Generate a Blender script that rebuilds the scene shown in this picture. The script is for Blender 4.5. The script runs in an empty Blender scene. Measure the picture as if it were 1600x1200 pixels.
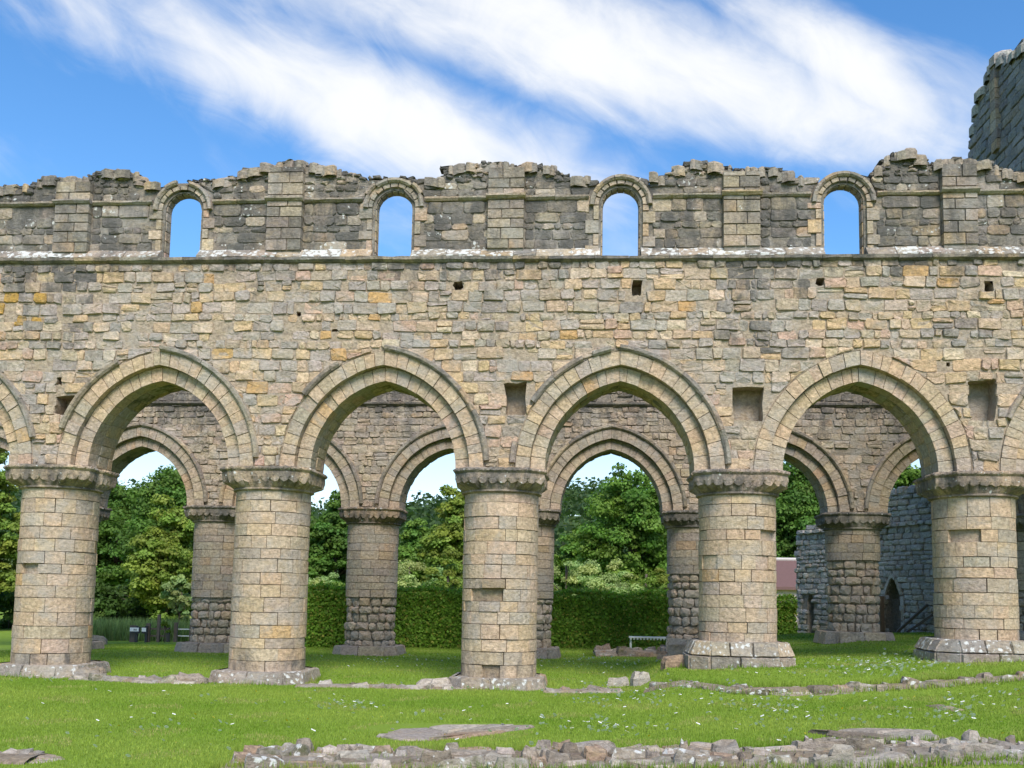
import bpy, math, random
import numpy as np
from mathutils import Vector, Matrix
from mathutils.geometry import tessellate_polygon

S = bpy.context.scene
COL = S.collection
rnd = random.Random(11)
nrs = np.random.RandomState(5)
PI = math.pi

# ------------------------------------------------------------------ camera
CP = np.array([1.834, -18.817, 1.808]); FPX, PPX, PPY = 1531.0, 814.4, 779.4
YAW, PITCH, ROLL = .074, .099, -.017
def rotm():
    a, b, c = YAW, PITCH, ROLL
    Rz = np.array([[math.cos(a), -math.sin(a), 0], [math.sin(a), math.cos(a), 0], [0, 0, 1]])
    Rx = np.array([[1, 0, 0], [0, math.cos(b), -math.sin(b)], [0, math.sin(b), math.cos(b)]])
    Ry = np.array([[math.cos(c), 0, math.sin(c)], [0, 1, 0], [-math.sin(c), 0, math.cos(c)]])
    return Rz @ Rx @ Ry
RM = rotm()
cam = bpy.data.cameras.new('camera'); camo = bpy.data.objects.new('camera', cam); COL.objects.link(camo)
m4 = Matrix.Identity(4)
for i in range(3):
    m4[i][0] = RM[i, 0]; m4[i][1] = RM[i, 2]; m4[i][2] = -RM[i, 1]; m4[i][3] = CP[i]
camo.matrix_world = m4
cam.sensor_fit = 'HORIZONTAL'; cam.sensor_width = 36; cam.lens = FPX / 1600 * 36
cam.shift_x = (800 - PPX) / 1600; cam.shift_y = (PPY - 600) / 1600
cam.clip_start = .1; cam.clip_end = 3000
S.camera = camo
S.render.resolution_x = 1024; S.render.resolution_y = 768
def ray(u, v):
    return RM @ np.array([(u - PPX) / FPX, 1, -(v - PPY) / FPX])
def atY(u, v, Y):
    d = ray(u, v); return CP + (Y - CP[1]) / d[1] * d
def atX(u, v, X):
    d = ray(u, v); return CP + (X - CP[0]) / d[0] * d
def atG(u, v):                       # where a pixel's ray meets the ground
    d = ray(u, v); t = 5.0
    for k in range(4000):
        p = CP + t * d
        if p[2] < ground(p[0], p[1]): return p
        t += .02 if t < 45 else .3
    return p
def px_size(p, a):                   # rough size in the picture of a patch of area a
    return a / max(1, np.sum((np.asarray(p) - CP) ** 2))

# ------------------------------------------------------------------ light
SUN_EL, SUN_AZ = math.radians(45), math.radians(163)     # azimuth from +Y clockwise: behind the camera, to its right
world = bpy.data.worlds.new('World'); S.world = world; world.use_nodes = True
wn = world.node_tree; wn.nodes.clear()
def N(nt, t, **kw):
    n = nt.nodes.new(t)
    for k, v in kw.items():
        if k.startswith('i_'):
            n.inputs[k[2:]].default_value = v
        else: setattr(n, k, v)
    return n
def L(nt, a, b): nt.links.new(a, b)
def mathn(nt, op, a, b=None, clamp=False):
    n = nt.nodes.new('ShaderNodeMath'); n.operation = op; n.use_clamp = clamp
    for i, x in enumerate((a, b)):
        if x is None: continue
        if isinstance(x, (int, float)): n.inputs[i].default_value = x
        else: nt.links.new(x, n.inputs[i])
    return n.outputs[0]
def maprange(nt, x, a, b, c, d, smooth=True):
    n = nt.nodes.new('ShaderNodeMapRange'); n.interpolation_type = 'SMOOTHSTEP' if smooth else 'LINEAR'
    nt.links.new(x, n.inputs[0])
    for i, v in enumerate((a, b, c, d)): n.inputs[i + 1].default_value = v
    return n.outputs[0]
def mixc(nt, f, a, b, mode='MIX'):
    n = nt.nodes.new('ShaderNodeMix'); n.data_type = 'RGBA'; n.blend_type = mode
    for i, x in ((0, f), (6, a), (7, b)):
        if isinstance(x, (int, float)): n.inputs[i].default_value = x
        elif isinstance(x, tuple): n.inputs[i].default_value = x if len(x) == 4 else x + (1,)
        else: nt.links.new(x, n.inputs[i])
    return n.outputs[2]
sky = N(wn, 'ShaderNodeTexSky', sky_type='NISHITA', sun_disc=False, sun_elevation=SUN_EL, sun_rotation=SUN_AZ,
        air_density=1.0, dust_density=.35, ozone_density=2.5, altitude=100)
tc = N(wn, 'ShaderNodeTexCoord')
sep = N(wn, 'ShaderNodeSeparateXYZ'); L(wn, tc.outputs['Generated'], sep.inputs[0])
zc = mathn(wn, 'MAXIMUM', sep.outputs[2], .03)
cmb = N(wn, 'ShaderNodeCombineXYZ')
L(wn, mathn(wn, 'DIVIDE', sep.outputs[0], zc), cmb.inputs[0]); L(wn, mathn(wn, 'DIVIDE', sep.outputs[1], zc), cmb.inputs[1])
# cirrus on a high flat layer: streaks drawn out along one direction, all round the sky
def streak_noise(ang, sx, sy, scale, detail, rough, dist):
    rt_ = N(wn, 'ShaderNodeMapping'); rt_.inputs['Rotation'].default_value = (0, ang, 0); L(wn, tc.outputs['Generated'], rt_.inputs[0])
    mp = N(wn, 'ShaderNodeMapping'); mp.inputs['Scale'].default_value = (sx, sx, sy); L(wn, rt_.outputs[0], mp.inputs[0])
    n = N(wn, 'ShaderNodeTexNoise', i_Scale=scale, i_Detail=detail, i_Roughness=rough, i_Distortion=dist)
    L(wn, mp.outputs[0], n.inputs['Vector']); return n.outputs[0]
def plane_pt(u, v):
    d = ray(u, v); d = d / np.linalg.norm(d); return np.array([d[0] / d[2], d[1] / d[2]])
ANG = None
banks = []
for (u0, v0, u1, v1, wpx) in [(170, 0, 920, 310, 82), (380, -70, 1500, 230, 92), (1060, -80, 1490, 225, 66), (600, 0, 1300, 190, 80)]:
    a, b = plane_pt(u0, v0), plane_pt(u1, v1); c = (a + b) / 2; ax = (b - a)
    e = plane_pt((u0 + u1) / 2, (v0 + v1) / 2 + wpx) - plane_pt((u0 + u1) / 2, (v0 + v1) / 2)
    ang = math.atan2(ax[1], ax[0]); ANG = ang if ANG is None else ANG
    wid = abs(e @ np.array([-math.sin(ang), math.cos(ang)]))
    mp = N(wn, 'ShaderNodeMapping', vector_type='TEXTURE')
    mp.inputs['Location'].default_value = (c[0], c[1], 0); mp.inputs['Rotation'].default_value = (0, 0, ang)
    mp.inputs['Scale'].default_value = (np.linalg.norm(ax) / 2, max(wid, .02), 1)
    L(wn, cmb.outputs[0], mp.inputs[0])
    ln = N(wn, 'ShaderNodeVectorMath', operation='LENGTH'); L(wn, mp.outputs[0], ln.inputs[0])
    banks.append(maprange(wn, ln.outputs['Value'], 2.1, .1, 0, 1))
bank = banks[0]
for b in banks[1:]: bank = mathn(wn, 'MAXIMUM', bank, b)
n1 = streak_noise(-.36, 1, 2.1, 3.8, 9, .54, .75)
n2 = streak_noise(-.45, 1.0, 2.2, 10, 8, .60, .9)
n3 = streak_noise(-.36, .6, 1.3, 2.0, 4, .5, .0)
nn = mathn(wn, 'ADD', mathn(wn, 'MULTIPLY', n1, .65), mathn(wn, 'MULTIPLY', n2, .35))
general = maprange(wn, mathn(wn, 'ADD', mathn(wn, 'MULTIPLY', nn, .6), mathn(wn, 'MULTIPLY', n3, .5)), .54, .86, 0, .7)
bk = maprange(wn, mathn(wn, 'ADD', mathn(wn, 'MULTIPLY', bank, .95), mathn(wn, 'MULTIPLY', mathn(wn, 'SUBTRACT', nn, .5), 2.0)), .1, 1.05, 0, .97)
cl = mathn(wn, 'MAXIMUM', general, bk)
hz = maprange(wn, sep.outputs[2], .30, .0, 0, .55)
cl = mathn(wn, 'MAXIMUM', cl, hz)
skyc = mixc(wn, .0, sky.outputs[0], (0, 0, 0, 1))
hs = N(wn, 'ShaderNodeHueSaturation', i_Saturation=1.25, i_Value=1.0); L(wn, skyc, hs.inputs['Color'])
cloudc = mixc(wn, cl, hs.outputs[0], (4.3, 4.35, 4.4, 1))
bg = N(wn, 'ShaderNodeBackground', i_Strength=.10); L(wn, cloudc, bg.inputs[0])
out = N(wn, 'ShaderNodeOutputWorld'); L(wn, bg.outputs[0], out.inputs[0])

sl = bpy.data.lights.new('sun', 'SUN'); sl.energy = 2.2; sl.angle = math.radians(28); sl.color = (1, .945, .87)
so = bpy.data.objects.new('sun', sl); COL.objects.link(so)
sd = Vector((math.sin(SUN_AZ) * math.cos(SUN_EL), math.cos(SUN_AZ) * math.cos(SUN_EL), math.sin(SUN_EL)))
so.rotation_euler = sd.to_track_quat('Z', 'Y').to_euler(); so.location = (0, -5, 30)
S.view_settings.view_transform = 'Standard'; S.view_settings.look = 'None'; S.view_settings.gamma = 1
S.view_settings.exposure = 1.25
S.render.engine = 'CYCLES'

# ------------------------------------------------------------------ materials
def newmat(name):
    m = bpy.data.materials.new(name); m.use_nodes = True
    nt = m.node_tree; b = nt.nodes['Principled BSDF']; return m, nt, b
def noise(nt, pos, scale, detail=5, rough=.6, dist=0, stretch=None):
    v = pos
    if stretch:
        mp = N(nt, 'ShaderNodeMapping'); mp.inputs['Scale'].default_value = stretch; L(nt, pos, mp.inputs[0]); v = mp.outputs[0]
    n = N(nt, 'ShaderNodeTexNoise', i_Scale=scale, i_Detail=detail, i_Roughness=rough, i_Distortion=dist)
    L(nt, v, n.inputs['Vector']); return n.outputs[0]
def stone_mat(name, mortar=None, zr=(0, 1, .3, .3)):
    m, nt, b = newmat(name)
    pos = N(nt, 'ShaderNodeNewGeometry').outputs['Position']
    if mortar is None:
        base = N(nt, 'ShaderNodeAttribute', attribute_name='tint').outputs['Color']
        w = N(nt, 'ShaderNodeSeparateColor'); L(nt, N(nt, 'ShaderNodeAttribute', attribute_name='wear').outputs['Color'], w.inputs[0])
        grime, lich, moss = w.outputs[0], w.outputs[1], w.outputs[2]
    else:
        base = mortar; lich = moss = None
        sz = N(nt, 'ShaderNodeSeparateXYZ'); L(nt, pos, sz.inputs[0])
        grime = maprange(nt, sz.outputs[2], *zr)
    g = noise(nt, pos, 16, 8, .7)
    g2 = noise(nt, pos, 4.5, 5, .6, .4, (1, 1, 2.2))
    c = mixc(nt, 1.0, base, mixc(nt, maprange(nt, g, .34, .66, 0, 1, False), (.60, .585, .56), (1.30, 1.29, 1.25)), 'MULTIPLY')
    c = mixc(nt, maprange(nt, g2, .5, .72, 0, .45), c, (.40, .30, .17))
    c = mixc(nt, maprange(nt, noise(nt, pos, 6.5, 6, .7), .52, .75, 0, .4), c, (.20, .19, .17))
    c = mixc(nt, maprange(nt, noise(nt, pos, 1.4, 7, .66, .6), .46, .66, 0, .5), c, (.35, .33, .30))
    c = mixc(nt, maprange(nt, noise(nt, pos, 2.3, 5, .6, .3), .58, .74, 0, .4), c, (.45, .31, .18))
    if grime is not None:
        st = noise(nt, pos, 1.9, 9, .70, .5, (1, 1, .42))
        f = maprange(nt, mathn(nt, 'ADD', st, mathn(nt, 'MULTIPLY', mathn(nt, 'SUBTRACT', grime, .5), .85)), .46, .74, 0, .85)
        c = mixc(nt, f, c, mixc(nt, g, (.04, .039, .037), (.13, .125, .115)))
    if lich is not None:
        mo = maprange(nt, mathn(nt, 'ADD', noise(nt, pos, 5, 6, .7), mathn(nt, 'SUBTRACT', moss, .5)), .5, .75, 0, .8)
        c = mixc(nt, mo, c, (.075, .085, .03))
        vo = N(nt, 'ShaderNodeTexVoronoi', i_Scale=9); L(nt, pos, vo.inputs['Vector'])
        ls = mathn(nt, 'ADD', mathn(nt, 'MULTIPLY', noise(nt, pos, 13, 5, .65, .8), .8), mathn(nt, 'MULTIPLY', mathn(nt, 'SUBTRACT', .4, vo.outputs['Distance']), .45))
        lf = maprange(nt, mathn(nt, 'ADD', ls, mathn(nt, 'MULTIPLY', mathn(nt, 'SUBTRACT', lich, .5), .55)), .53, .62, 0, .85)
        lf = mathn(nt, 'MULTIPLY', lf, maprange(nt, lich, .02, .15, 0, 1))
        c = mixc(nt, lf, c, (.62, .62, .58))
    L(nt, c, b.inputs['Base Color']); b.inputs['Roughness'].default_value = .92; b.inputs['Specular IOR Level'].default_value = .2
    bm = N(nt, 'ShaderNodeBump', i_Strength=.9, i_Distance=.05)
    h = mathn(nt, 'ADD', noise(nt, pos, 9, 8, .68, .3, (1, 1, 1.5)), mathn(nt, 'MULTIPLY', noise(nt, pos, 45, 5, .7), .35))
    L(nt, h, bm.inputs['Height']); L(nt, bm.outputs[0], b.inputs['Normal'])
    return m
MAT = {}
MAT['stone'] = stone_mat('weathered_sandstone')
MAT['mortar'] = stone_mat('lime_mortar', (.37, .295, .22, 1), (7.3, 8.45, .28, .56))
MAT['darkmortar'] = stone_mat('grey_mortar', (.17, .155, .135, 1))
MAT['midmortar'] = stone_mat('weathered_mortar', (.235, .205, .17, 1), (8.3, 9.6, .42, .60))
MAT['soil'] = stone_mat('trodden_soil', (.24, .19, .14, 1))
def plain(name, col, rough=.7, var=.3, scale=12):
    m, nt, b = newmat(name); pos = N(nt, 'ShaderNodeNewGeometry').outputs['Position']
    k = tuple(x * (1 - var) for x in col); k2 = tuple(min(1, x * (1 + var)) for x in col)
    L(nt, mixc(nt, noise(nt, pos, scale, 6, .65), k, k2), b.inputs['Base Color']); b.inputs['Roughness'].default_value = rough
    return m
def leaf_mat(name, trans=.3):
    m, nt, b = newmat(name); nt.nodes.remove(b)
    at = N(nt, 'ShaderNodeAttribute', attribute_name='tint').outputs['Color']
    d = N(nt, 'ShaderNodeBsdfPrincipled'); d.inputs['Roughness'].default_value = .6; d.inputs['Specular IOR Level'].default_value = .25
    L(nt, at, d.inputs['Base Color'])
    t = N(nt, 'ShaderNodeBsdfTranslucent'); L(nt, mixc(nt, 1.0, at, (1.1, 1.2, .55), 'MULTIPLY'), t.inputs[0])
    mx = N(nt, 'ShaderNodeMixShader'); mx.inputs[0].default_value = trans
    L(nt, d.outputs[0], mx.inputs[1]); L(nt, t.outputs[0], mx.inputs[2])
    L(nt, mx.outputs[0], nt.nodes['Material Output'].inputs[0]); return m
MAT['leaf'] = leaf_mat('foliage', .38); MAT['grass'] = leaf_mat('grass_blades', .35)
MAT['bark'] = plain('bark', (.09, .07, .05), .9, .4, 8)
MAT['timber'] = plain('weathered_timber', (.12, .095, .075), .85, .4, 10)
MAT['browntimber'] = plain('brown_timber', (.16, .10, .055), .85, .4, 10)
MAT['white'] = plain('white_paint', (.78, .79, .78), .5, .05)
MAT['black'] = plain('black_board', (.02, .02, .022), .5, .2)
MAT['wallwash'] = plain('cream_render', (.55, .44, .38), .9, .15, 2)
MAT['rooftile'] = plain('brown_roof_tiles', (.13, .07, .062), .85, .35, 9)
MAT['ridge'] = plain('pale_ridge_tiles', (.5, .45, .42), .85, .2, 9)
m, nt, b = newmat('lawn'); pos = N(nt, 'ShaderNodeNewGeometry').outputs['Position']
c = mixc(nt, noise(nt, pos, .5, 6, .6, 0, (1, 1.8, 1)), (.135, .22, .02), (.22, .30, .045))
c = mixc(nt, maprange(nt, noise(nt, pos, 2.2, 6, .7), .5, .75, 0, .55), c, (.22, .28, .06))
c = mixc(nt, maprange(nt, noise(nt, pos, 30, 4, .7), .45, .75, 0, .6), c, (.075, .15, .016))
spz = N(nt, 'ShaderNodeSeparateXYZ'); L(nt, pos, spz.inputs[0])
far = maprange(nt, spz.outputs[1], 60, 110, 0, 1)
c = mixc(nt, far, c, mixc(nt, maprange(nt, noise(nt, pos, .012, 2, .5), .45, .55, 0, 1), (.09, .14, .035), (.14, .19, .06)))
L(nt, c, b.inputs['Base Color']); b.inputs['Roughness'].default_value = .9; b.inputs['Specular IOR Level'].default_value = .1
bm = N(nt, 'ShaderNodeBump', i_Strength=.6, i_Distance=.03); L(nt, noise(nt, pos, 40, 5, .7), bm.inputs['Height']); L(nt, bm.outputs[0], b.inputs['Normal'])
MAT['lawn'] = m

# ------------------------------------------------------------------ object helpers
WL = {}
def link(o, parent, wloc):
    COL.objects.link(o); wloc = Vector(wloc); WL[o.name] = wloc
    if parent is not None:
        o.parent = parent; o.location = wloc - WL[parent.name]
    else: o.location = wloc
def tagd(o, label=None, cat=None, group=None, kind=None):
    for k, v in (('label', label), ('category', cat), ('group', group), ('kind', kind)):
        if v: o[k] = v
    return o
def empty(name, loc, label, cat, group=None):
    o = bpy.data.objects.new(name, None); o.empty_display_size = .3; link(o, None, loc); return tagd(o, label, cat, group)
def mobj(name, V, F, mat, parent=None, tint=None, wear=None, smooth=None, at=None):
    V = np.asarray(V, float)
    if at is None:
        at = (V.min(0) + V.max(0)) / 2; at[2] = V[:, 2].min()
    me = bpy.data.meshes.new(name); me.from_pydata((V - np.asarray(at)).tolist(), [], [list(map(int, f)) for f in F])
    if smooth is not None:
        me.polygons.foreach_set('use_smooth', np.broadcast_to(np.asarray(smooth, bool), (len(F),)).copy())
    for nm, a in (('tint', tint), ('wear', wear)):
        if a is None: continue
        a = np.asarray(a, float)
        if a.ndim == 1: a = np.broadcast_to(a, (len(V), 3))
        at_ = me.attributes.new(nm, 'FLOAT_COLOR', 'POINT')
        at_.data.foreach_set('color', np.concatenate([a, np.ones((len(V), 1))], 1).astype(np.float32).ravel())
    me.materials.append(MAT[mat]); o = bpy.data.objects.new(name, me); link(o, parent, at); return o
def tri_obj(name, V, mat, parent=None, tint=None, nper=3, kind=None):   # big soups of separate faces
    V = np.asarray(V, np.float32).reshape(-1, 3); n = len(V) // nper
    me = bpy.data.meshes.new(name); me.vertices.add(len(V)); me.loops.add(len(V)); me.polygons.add(n)
    at = (V.min(0) + V.max(0)) / 2; at[2] = V[:, 2].min()
    me.vertices.foreach_set('co', (V - at).ravel()); me.loops.foreach_set('vertex_index', np.arange(len(V), dtype=np.int32))
    me.polygons.foreach_set('loop_start', np.arange(n, dtype=np.int32) * nper); me.update(calc_edges=True)
    if tint is not None:
        a_ = me.attributes.new('tint', 'FLOAT_COLOR', 'POINT')
        t = np.repeat(np.asarray(tint, np.float32), nper, 0); a_.data.foreach_set('color', np.concatenate([t, np.ones((len(t), 1), np.float32)], 1).ravel())
    me.materials.append(MAT[mat]); o = bpy.data.objects.new(name, me); link(o, parent, [float(x) for x in at])
    if kind: o['kind'] = kind
    return o
# stones wait here: past 300 of a kind on one thing the smaller ones are joined
PEND = {}
def emit(thing, part, name, geo, tint, wear, mat='stone', cap=300):
    V, F, sm = geo; V = np.asarray(V, float); c = V.mean(0)
    ext = V.max(0) - V.min(0); a = np.sort(ext)[1] * np.sort(ext)[2]
    u = RM.T @ (c - CP); ui = PPX + FPX * u[0] / u[1]; vi = PPY - FPX * u[2] / u[1]
    vis = 1 if (-30 < ui < 1630 and -30 < vi < 1230 and u[1] > 0) else .01
    PEND.setdefault((thing.name, name), []).append((px_size(c, a) * vis, thing, part, V, F, sm, tint, wear, mat, cap))
def flush():
    for (tn, name), L_ in PEND.items():
        L_.sort(key=lambda r: -r[0]); cap = L_[0][9]
        for r in L_[:cap]:
            mobj(name, r[3], r[4], r[8], r[2], r[6], r[7], r[5])
        rest = L_[cap:]
        if rest:
            V = []; F = []; T = []; W = []; SM = []; k = 0
            for r in rest:
                V.append(r[3]); F += [[i + k for i in f] for f in r[4]]; k += len(r[3]); SM += list(r[5])
                T.append(np.broadcast_to(r[6], (len(r[3]), 3))); W.append(np.broadcast_to(r[7], (len(r[3]), 3)))
            o = mobj('remaining_' + name + 's', np.concatenate(V), F, rest[0][8], rest[0][1], np.concatenate(T), np.concatenate(W), SM)
            o['kind'] = 'stuff'
    PEND.clear()

# ------------------------------------------------------------------ stone shapes
def rubble(poly, mapf, proud=.03, back=.06, bev=.03, bulge=.012, jit=.008):
    p = np.asarray(poly, float); n = len(p); c = p.mean(0)
    d = c - p; ln = np.linalg.norm(d, axis=1, keepdims=True) + 1e-6
    def inset(k): return p + d / ln * np.minimum(k, ln * .7)
    V = []
    for q, dd in ((p, -back), (inset(bev * .12), proud * .5 - .002), (inset(bev), proud)):
        for x in q: V.append(mapf(x[0], x[1], dd + rnd.uniform(-1, 1) * jit * (dd > -back * .9)))
    V.append(mapf(c[0], c[1], proud + bulge + rnd.uniform(-1, 1) * jit))
    F = []
    for r in (0, n):
        for i in range(n): F.append((r + i, r + (i + 1) % n, r + n + (i + 1) % n, r + n + i))
    for i in range(n): F.append((2 * n + i, 2 * n + (i + 1) % n, 3 * n))
    return V, F, [False] * len(F)
def rectpoly(s0, s1, t0, t1, cut=.035, jit=.012):
    w, h = s1 - s0, t1 - t0; c = min(cut * rnd.uniform(.5, 1.4), w * .3, h * .3)
    P = [(s0 + c, t0), (s1 - c, t0), (s1, t0 + c), (s1, t1 - c), (s1 - c, t1), (s0 + c, t1), (s0, t1 - c), (s0, t0 + c)]
    return [(x + rnd.uniform(-jit, jit), y + rnd.uniform(-jit, jit)) for x, y in P]
def block(s0, s1, t0, t1, mapf, b=.012, back=.06, proud=.015, nx=3, tilt=.006, nt_=1, ej=.0):
    cs = [s0, s0 + b] + [s0 + b + (s1 - s0 - 2 * b) * i / nx for i in range(1, nx)] + [s1 - b, s1]
    rs = [t0, t0 + b] + [t0 + b + (t1 - t0 - 2 * b) * i / nt_ for i in range(1, nt_)] + [t1 - b, t1]
    tx, ty = rnd.uniform(-tilt, tilt), rnd.uniform(-tilt, tilt); pr = proud + rnd.uniform(-tilt, tilt)
    V = []; F = []; SM = []; nc, nr = len(cs), len(rs)
    for j, t in enumerate(rs):
        for i, s in enumerate(cs):
            e = i in (0, nc - 1) or j in (0, nr - 1)
            d = -back if e else pr + tx * (2 * i / (nc - 1) - 1) + ty * (2 * j / (nr - 1) - 1) + rnd.uniform(-.002, .002)
            js, jt = (rnd.uniform(-ej, ej * .2) * (1 if i == nc - 1 else -1 if i == 0 else 0), rnd.uniform(-ej, ej * .2) * (1 if j == nr - 1 else -1 if j == 0 else 0)) if e else (rnd.uniform(-.3, .3) * b, rnd.uniform(-.3, .3) * b)
            V.append(mapf(s + js, t + jt, d))
    for j in range(nr - 1):
        for i in range(nc - 1):
            a = j * nc + i; F.append((a, a + 1, a + nc + 1, a + nc)); SM.append(0 < i < nc - 2 and 0 < j < nr - 2)
    return V, F, [False] * len(F)
PAL = [((.43, .345, .225), 5), ((.40, .335, .245), 5), ((.345, .31, .245), 5), ((.31, .295, .27), 5), ((.46, .385, .275), 3), ((.42, .29, .14), .7), ((.41, .315, .25), 3), ((.27, .25, .22), 1.2), ((.48, .42, .33), 2)]
TOWP = [((.20, .205, .215), 5), ((.17, .175, .185), 4), ((.24, .24, .245), 3), ((.24, .215, .185), 1)]  # tower face stones: its shade is put into these darker, cooler greys
ROCK = [((.32, .28, .24), 4), ((.26, .225, .19), 4), ((.40, .355, .31), 3), ((.19, .155, .125), 3), ((.29, .21, .15), 2)]
CLP = [((.235, .22, .19), 5), ((.205, .195, .175), 5), ((.18, .175, .16), 4), ((.28, .25, .20), 3), ((.29, .24, .165), 1), ((.155, .15, .14), 2)]
LGREY = [((.33, .315, .29), 4), ((.29, .28, .26), 3), ((.245, .235, .22), 2), ((.36, .33, .29), 3)]
GREY = [((.28, .26, .22), 5), ((.25, .235, .205), 5), ((.22, .21, .19), 4), ((.33, .29, .225), 3), ((.34, .28, .19), 1.2), ((.20, .195, .18), 2)]
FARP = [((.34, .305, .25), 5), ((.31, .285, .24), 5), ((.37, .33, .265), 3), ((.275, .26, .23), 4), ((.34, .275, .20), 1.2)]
BLUE = [((.45, .43, .39), 5), ((.40, .38, .35), 5), ((.48, .45, .40), 3), ((.32, .31, .29), 3), ((.44, .38, .30), 2)]
ASH = [((.42, .345, .245), 6), ((.40, .34, .255), 6), ((.365, .325, .255), 6), ((.33, .305, .26), 4), ((.44, .375, .285), 3), ((.41, .30, .17), .5), ((.40, .325, .26), 1)]
WARM = np.array([1.20, 1.075, 1.0])
def pick(pal, v=.09):
    r = rnd.random() * sum(w for _, w in pal)
    for c, w in pal:
        r -= w
        if r <= 0: break
    k = 1 + rnd.uniform(-v, v); wv = (1, 1, 1) if pal is BLUE or pal is TOWP else (1.05, 1.03, 1) if pal is ROCK else WARM
    return tuple(x * k * w_ * (1 + rnd.uniform(-.03, .03)) for x, w_ in zip(c, wv))
def wear(g=.1, l=.1, m=.1): return (max(0, min(1, g + rnd.uniform(-.06, .06))), max(0, min(1, l + rnd.uniform(-.1, .1))), max(0, min(1, m + rnd.uniform(-.1, .1))))
def prism(poly, holes, mapf, d0, d1):          # extruded flat outline with holes; mapf(u, v, d)
    rings = [poly] + holes; V = []; F = []; k = 0
    vec = [[Vector((x, y, 0)) for x, y in r] for r in rings]
    flat = [p for r in rings for p in r]; n = len(flat)
    for d in (d0, d1):
        for x, y in flat: V.append(mapf(x, y, d))
    for t in tessellate_polygon(vec):
        F.append((t[0], t[1], t[2])); F.append((n + t[2], n + t[1], n + t[0]))
    for r in rings:
        m = len(r)
        for i in range(m):
            a, b = k + i, k + (i + 1) % m; F.append((a, b, n + b, n + a))
        k += m
    return V, F
def merge(*gs):
    V = []; F = []; k = 0
    for g in gs:
        V += list(g[0]); F += [tuple(i + k for i in f) for f in g[1]]; k += len(g[0])
    return V, F
def loft(rings, closed=True, cap0=False, cap1=False):
    n = len(rings[0]); V = [p for r in rings for p in r]; F = []
    for j in range(len(rings) - 1):
        for i in range(n if closed else n - 1):
            k = (i + 1) % n; F.append((j * n + i, j * n + k, (j + 1) * n + k, (j + 1) * n + i))
    if cap0: F.append(tuple(range(n))[::-1])
    if cap1: F.append(tuple(range((len(rings) - 1) * n, len(rings) * n)))
    return V, F
def boxg(c, sx, sy, sz, rz=0):
    V = []
    for x, y, z in [(-1, -1, 0), (1, -1, 0), (1, 1, 0), (-1, 1, 0), (-1, -1, 1), (1, -1, 1), (1, 1, 1), (-1, 1, 1)]:
        X, Y = x * sx / 2, y * sy / 2; V.append((c[0] + X * math.cos(rz) - Y * math.sin(rz), c[1] + X * math.sin(rz) + Y * math.cos(rz), c[2] + z * sz))
    return V, [(3, 2, 1, 0), (4, 5, 6, 7), (0, 1, 5, 4), (1, 2, 6, 5), (2, 3, 7, 6), (3, 0, 4, 7)]
def tubeg(pts, rad, n=8):
    pts = [Vector(p) for p in pts]; rings = []
    for i, p in enumerate(pts):
        t = (pts[min(i + 1, len(pts) - 1)] - pts[max(i - 1, 0)]).normalized()
        a = t.orthogonal().normalized(); b = t.cross(a)
        rings.append([tuple(p + (a * math.cos(2 * PI * k / n) + b * math.sin(2 * PI * k / n)) * rad[i]) for k in range(n)])
    return loft(rings, True, True, True)

# ------------------------------------------------------------------ ground
GX = np.array([-40, -20, -12, -6, 0, 2.4, 2.8, 3.3, 4.6, 5.7, 7.1, 9, 13, 30])
GROWS = [(-30, [0, 0, -.02, 0, .02, .10, .11, .13, .20, .28, .32, .42, .5, .5]),
         (-9, [0, 0, -.02, 0, .02, .10, .12, .14, .22, .28, .33, .45, .6, .7]),
         (-2.9, [.05, .05, .08, .04, .05, .16, .19, .22, .27, .31, .38, .58, .75, .8]),
         (-2.1, [.05, .05, .10, .05, .06, .10, .20, .34, .42, .46, .52, .68, .8, .8]),
         (-.8, [.05, .05, .12, .05, .05, .07, .15, .48, .56, .60, .66, .76, .85, .85]),
         (1.5, [.05, .05, .12, .05, .05, .07, .12, .45, .55, .60, .66, .76, .85, .85]),
         (7.0, [-.1, -.1, .08, .08, .10, .12, .13, .15, .20, .32, .50, .74, .85, .85]),
         (16, [-.2, -.2, -.1, .0, .05, .08, .1, .12, .2, .32, .50, .70, .8, .8]),
         (24, [-.2, -.2, -.1, .0, .05, .08, .1, .1, .12, .15, .18, .2, .4, .5]), (40, [0] * 14)]
GY = np.array([r[0] for r in GROWS]); GZ = np.array([r[1] for r in GROWS])
def ground(x, y):
    j = int(np.clip(np.searchsorted(GY, y) - 1, 0, len(GY) - 2)); f = min(1, max(0, (y - GY[j]) / (GY[j + 1] - GY[j])))
    z = np.interp(x, GX, GZ[j]) * (1 - f) + np.interp(x, GX, GZ[j + 1]) * f
    z += .014 * math.sin(x * 1.9 + y * .7) * math.sin(y * 1.3 - x * .6)
    if y > 75:
        t = min(1, (y - 75) / 260); t = t * t * (3 - 2 * t)
        z += t * (25 + 4 * math.sin(x * .02 + .5) + 3 * math.sin(x * .045 + 2) - .01 * x)
    return z
xs = np.unique(np.concatenate([np.linspace(-16, 18, 110), np.linspace(-60, 60, 49), np.linspace(-700, 700, 57)]))
ys = np.unique(np.concatenate([np.linspace(-12, 26, 110), np.linspace(-60, 80, 36), np.linspace(-300, 700, 61)]))
V = [(x, y, ground(x, y)) for y in ys for x in xs]; nx = len(xs)
F = [(j * nx + i, j * nx + i + 1, (j + 1) * nx + i + 1, (j + 1) * nx + i) for j in range(len(ys) - 1) for i in range(nx - 1)]
tagd(mobj('ground', V, F, 'lawn', None, smooth=True, at=(0, 0, 0)), kind='structure')

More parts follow.
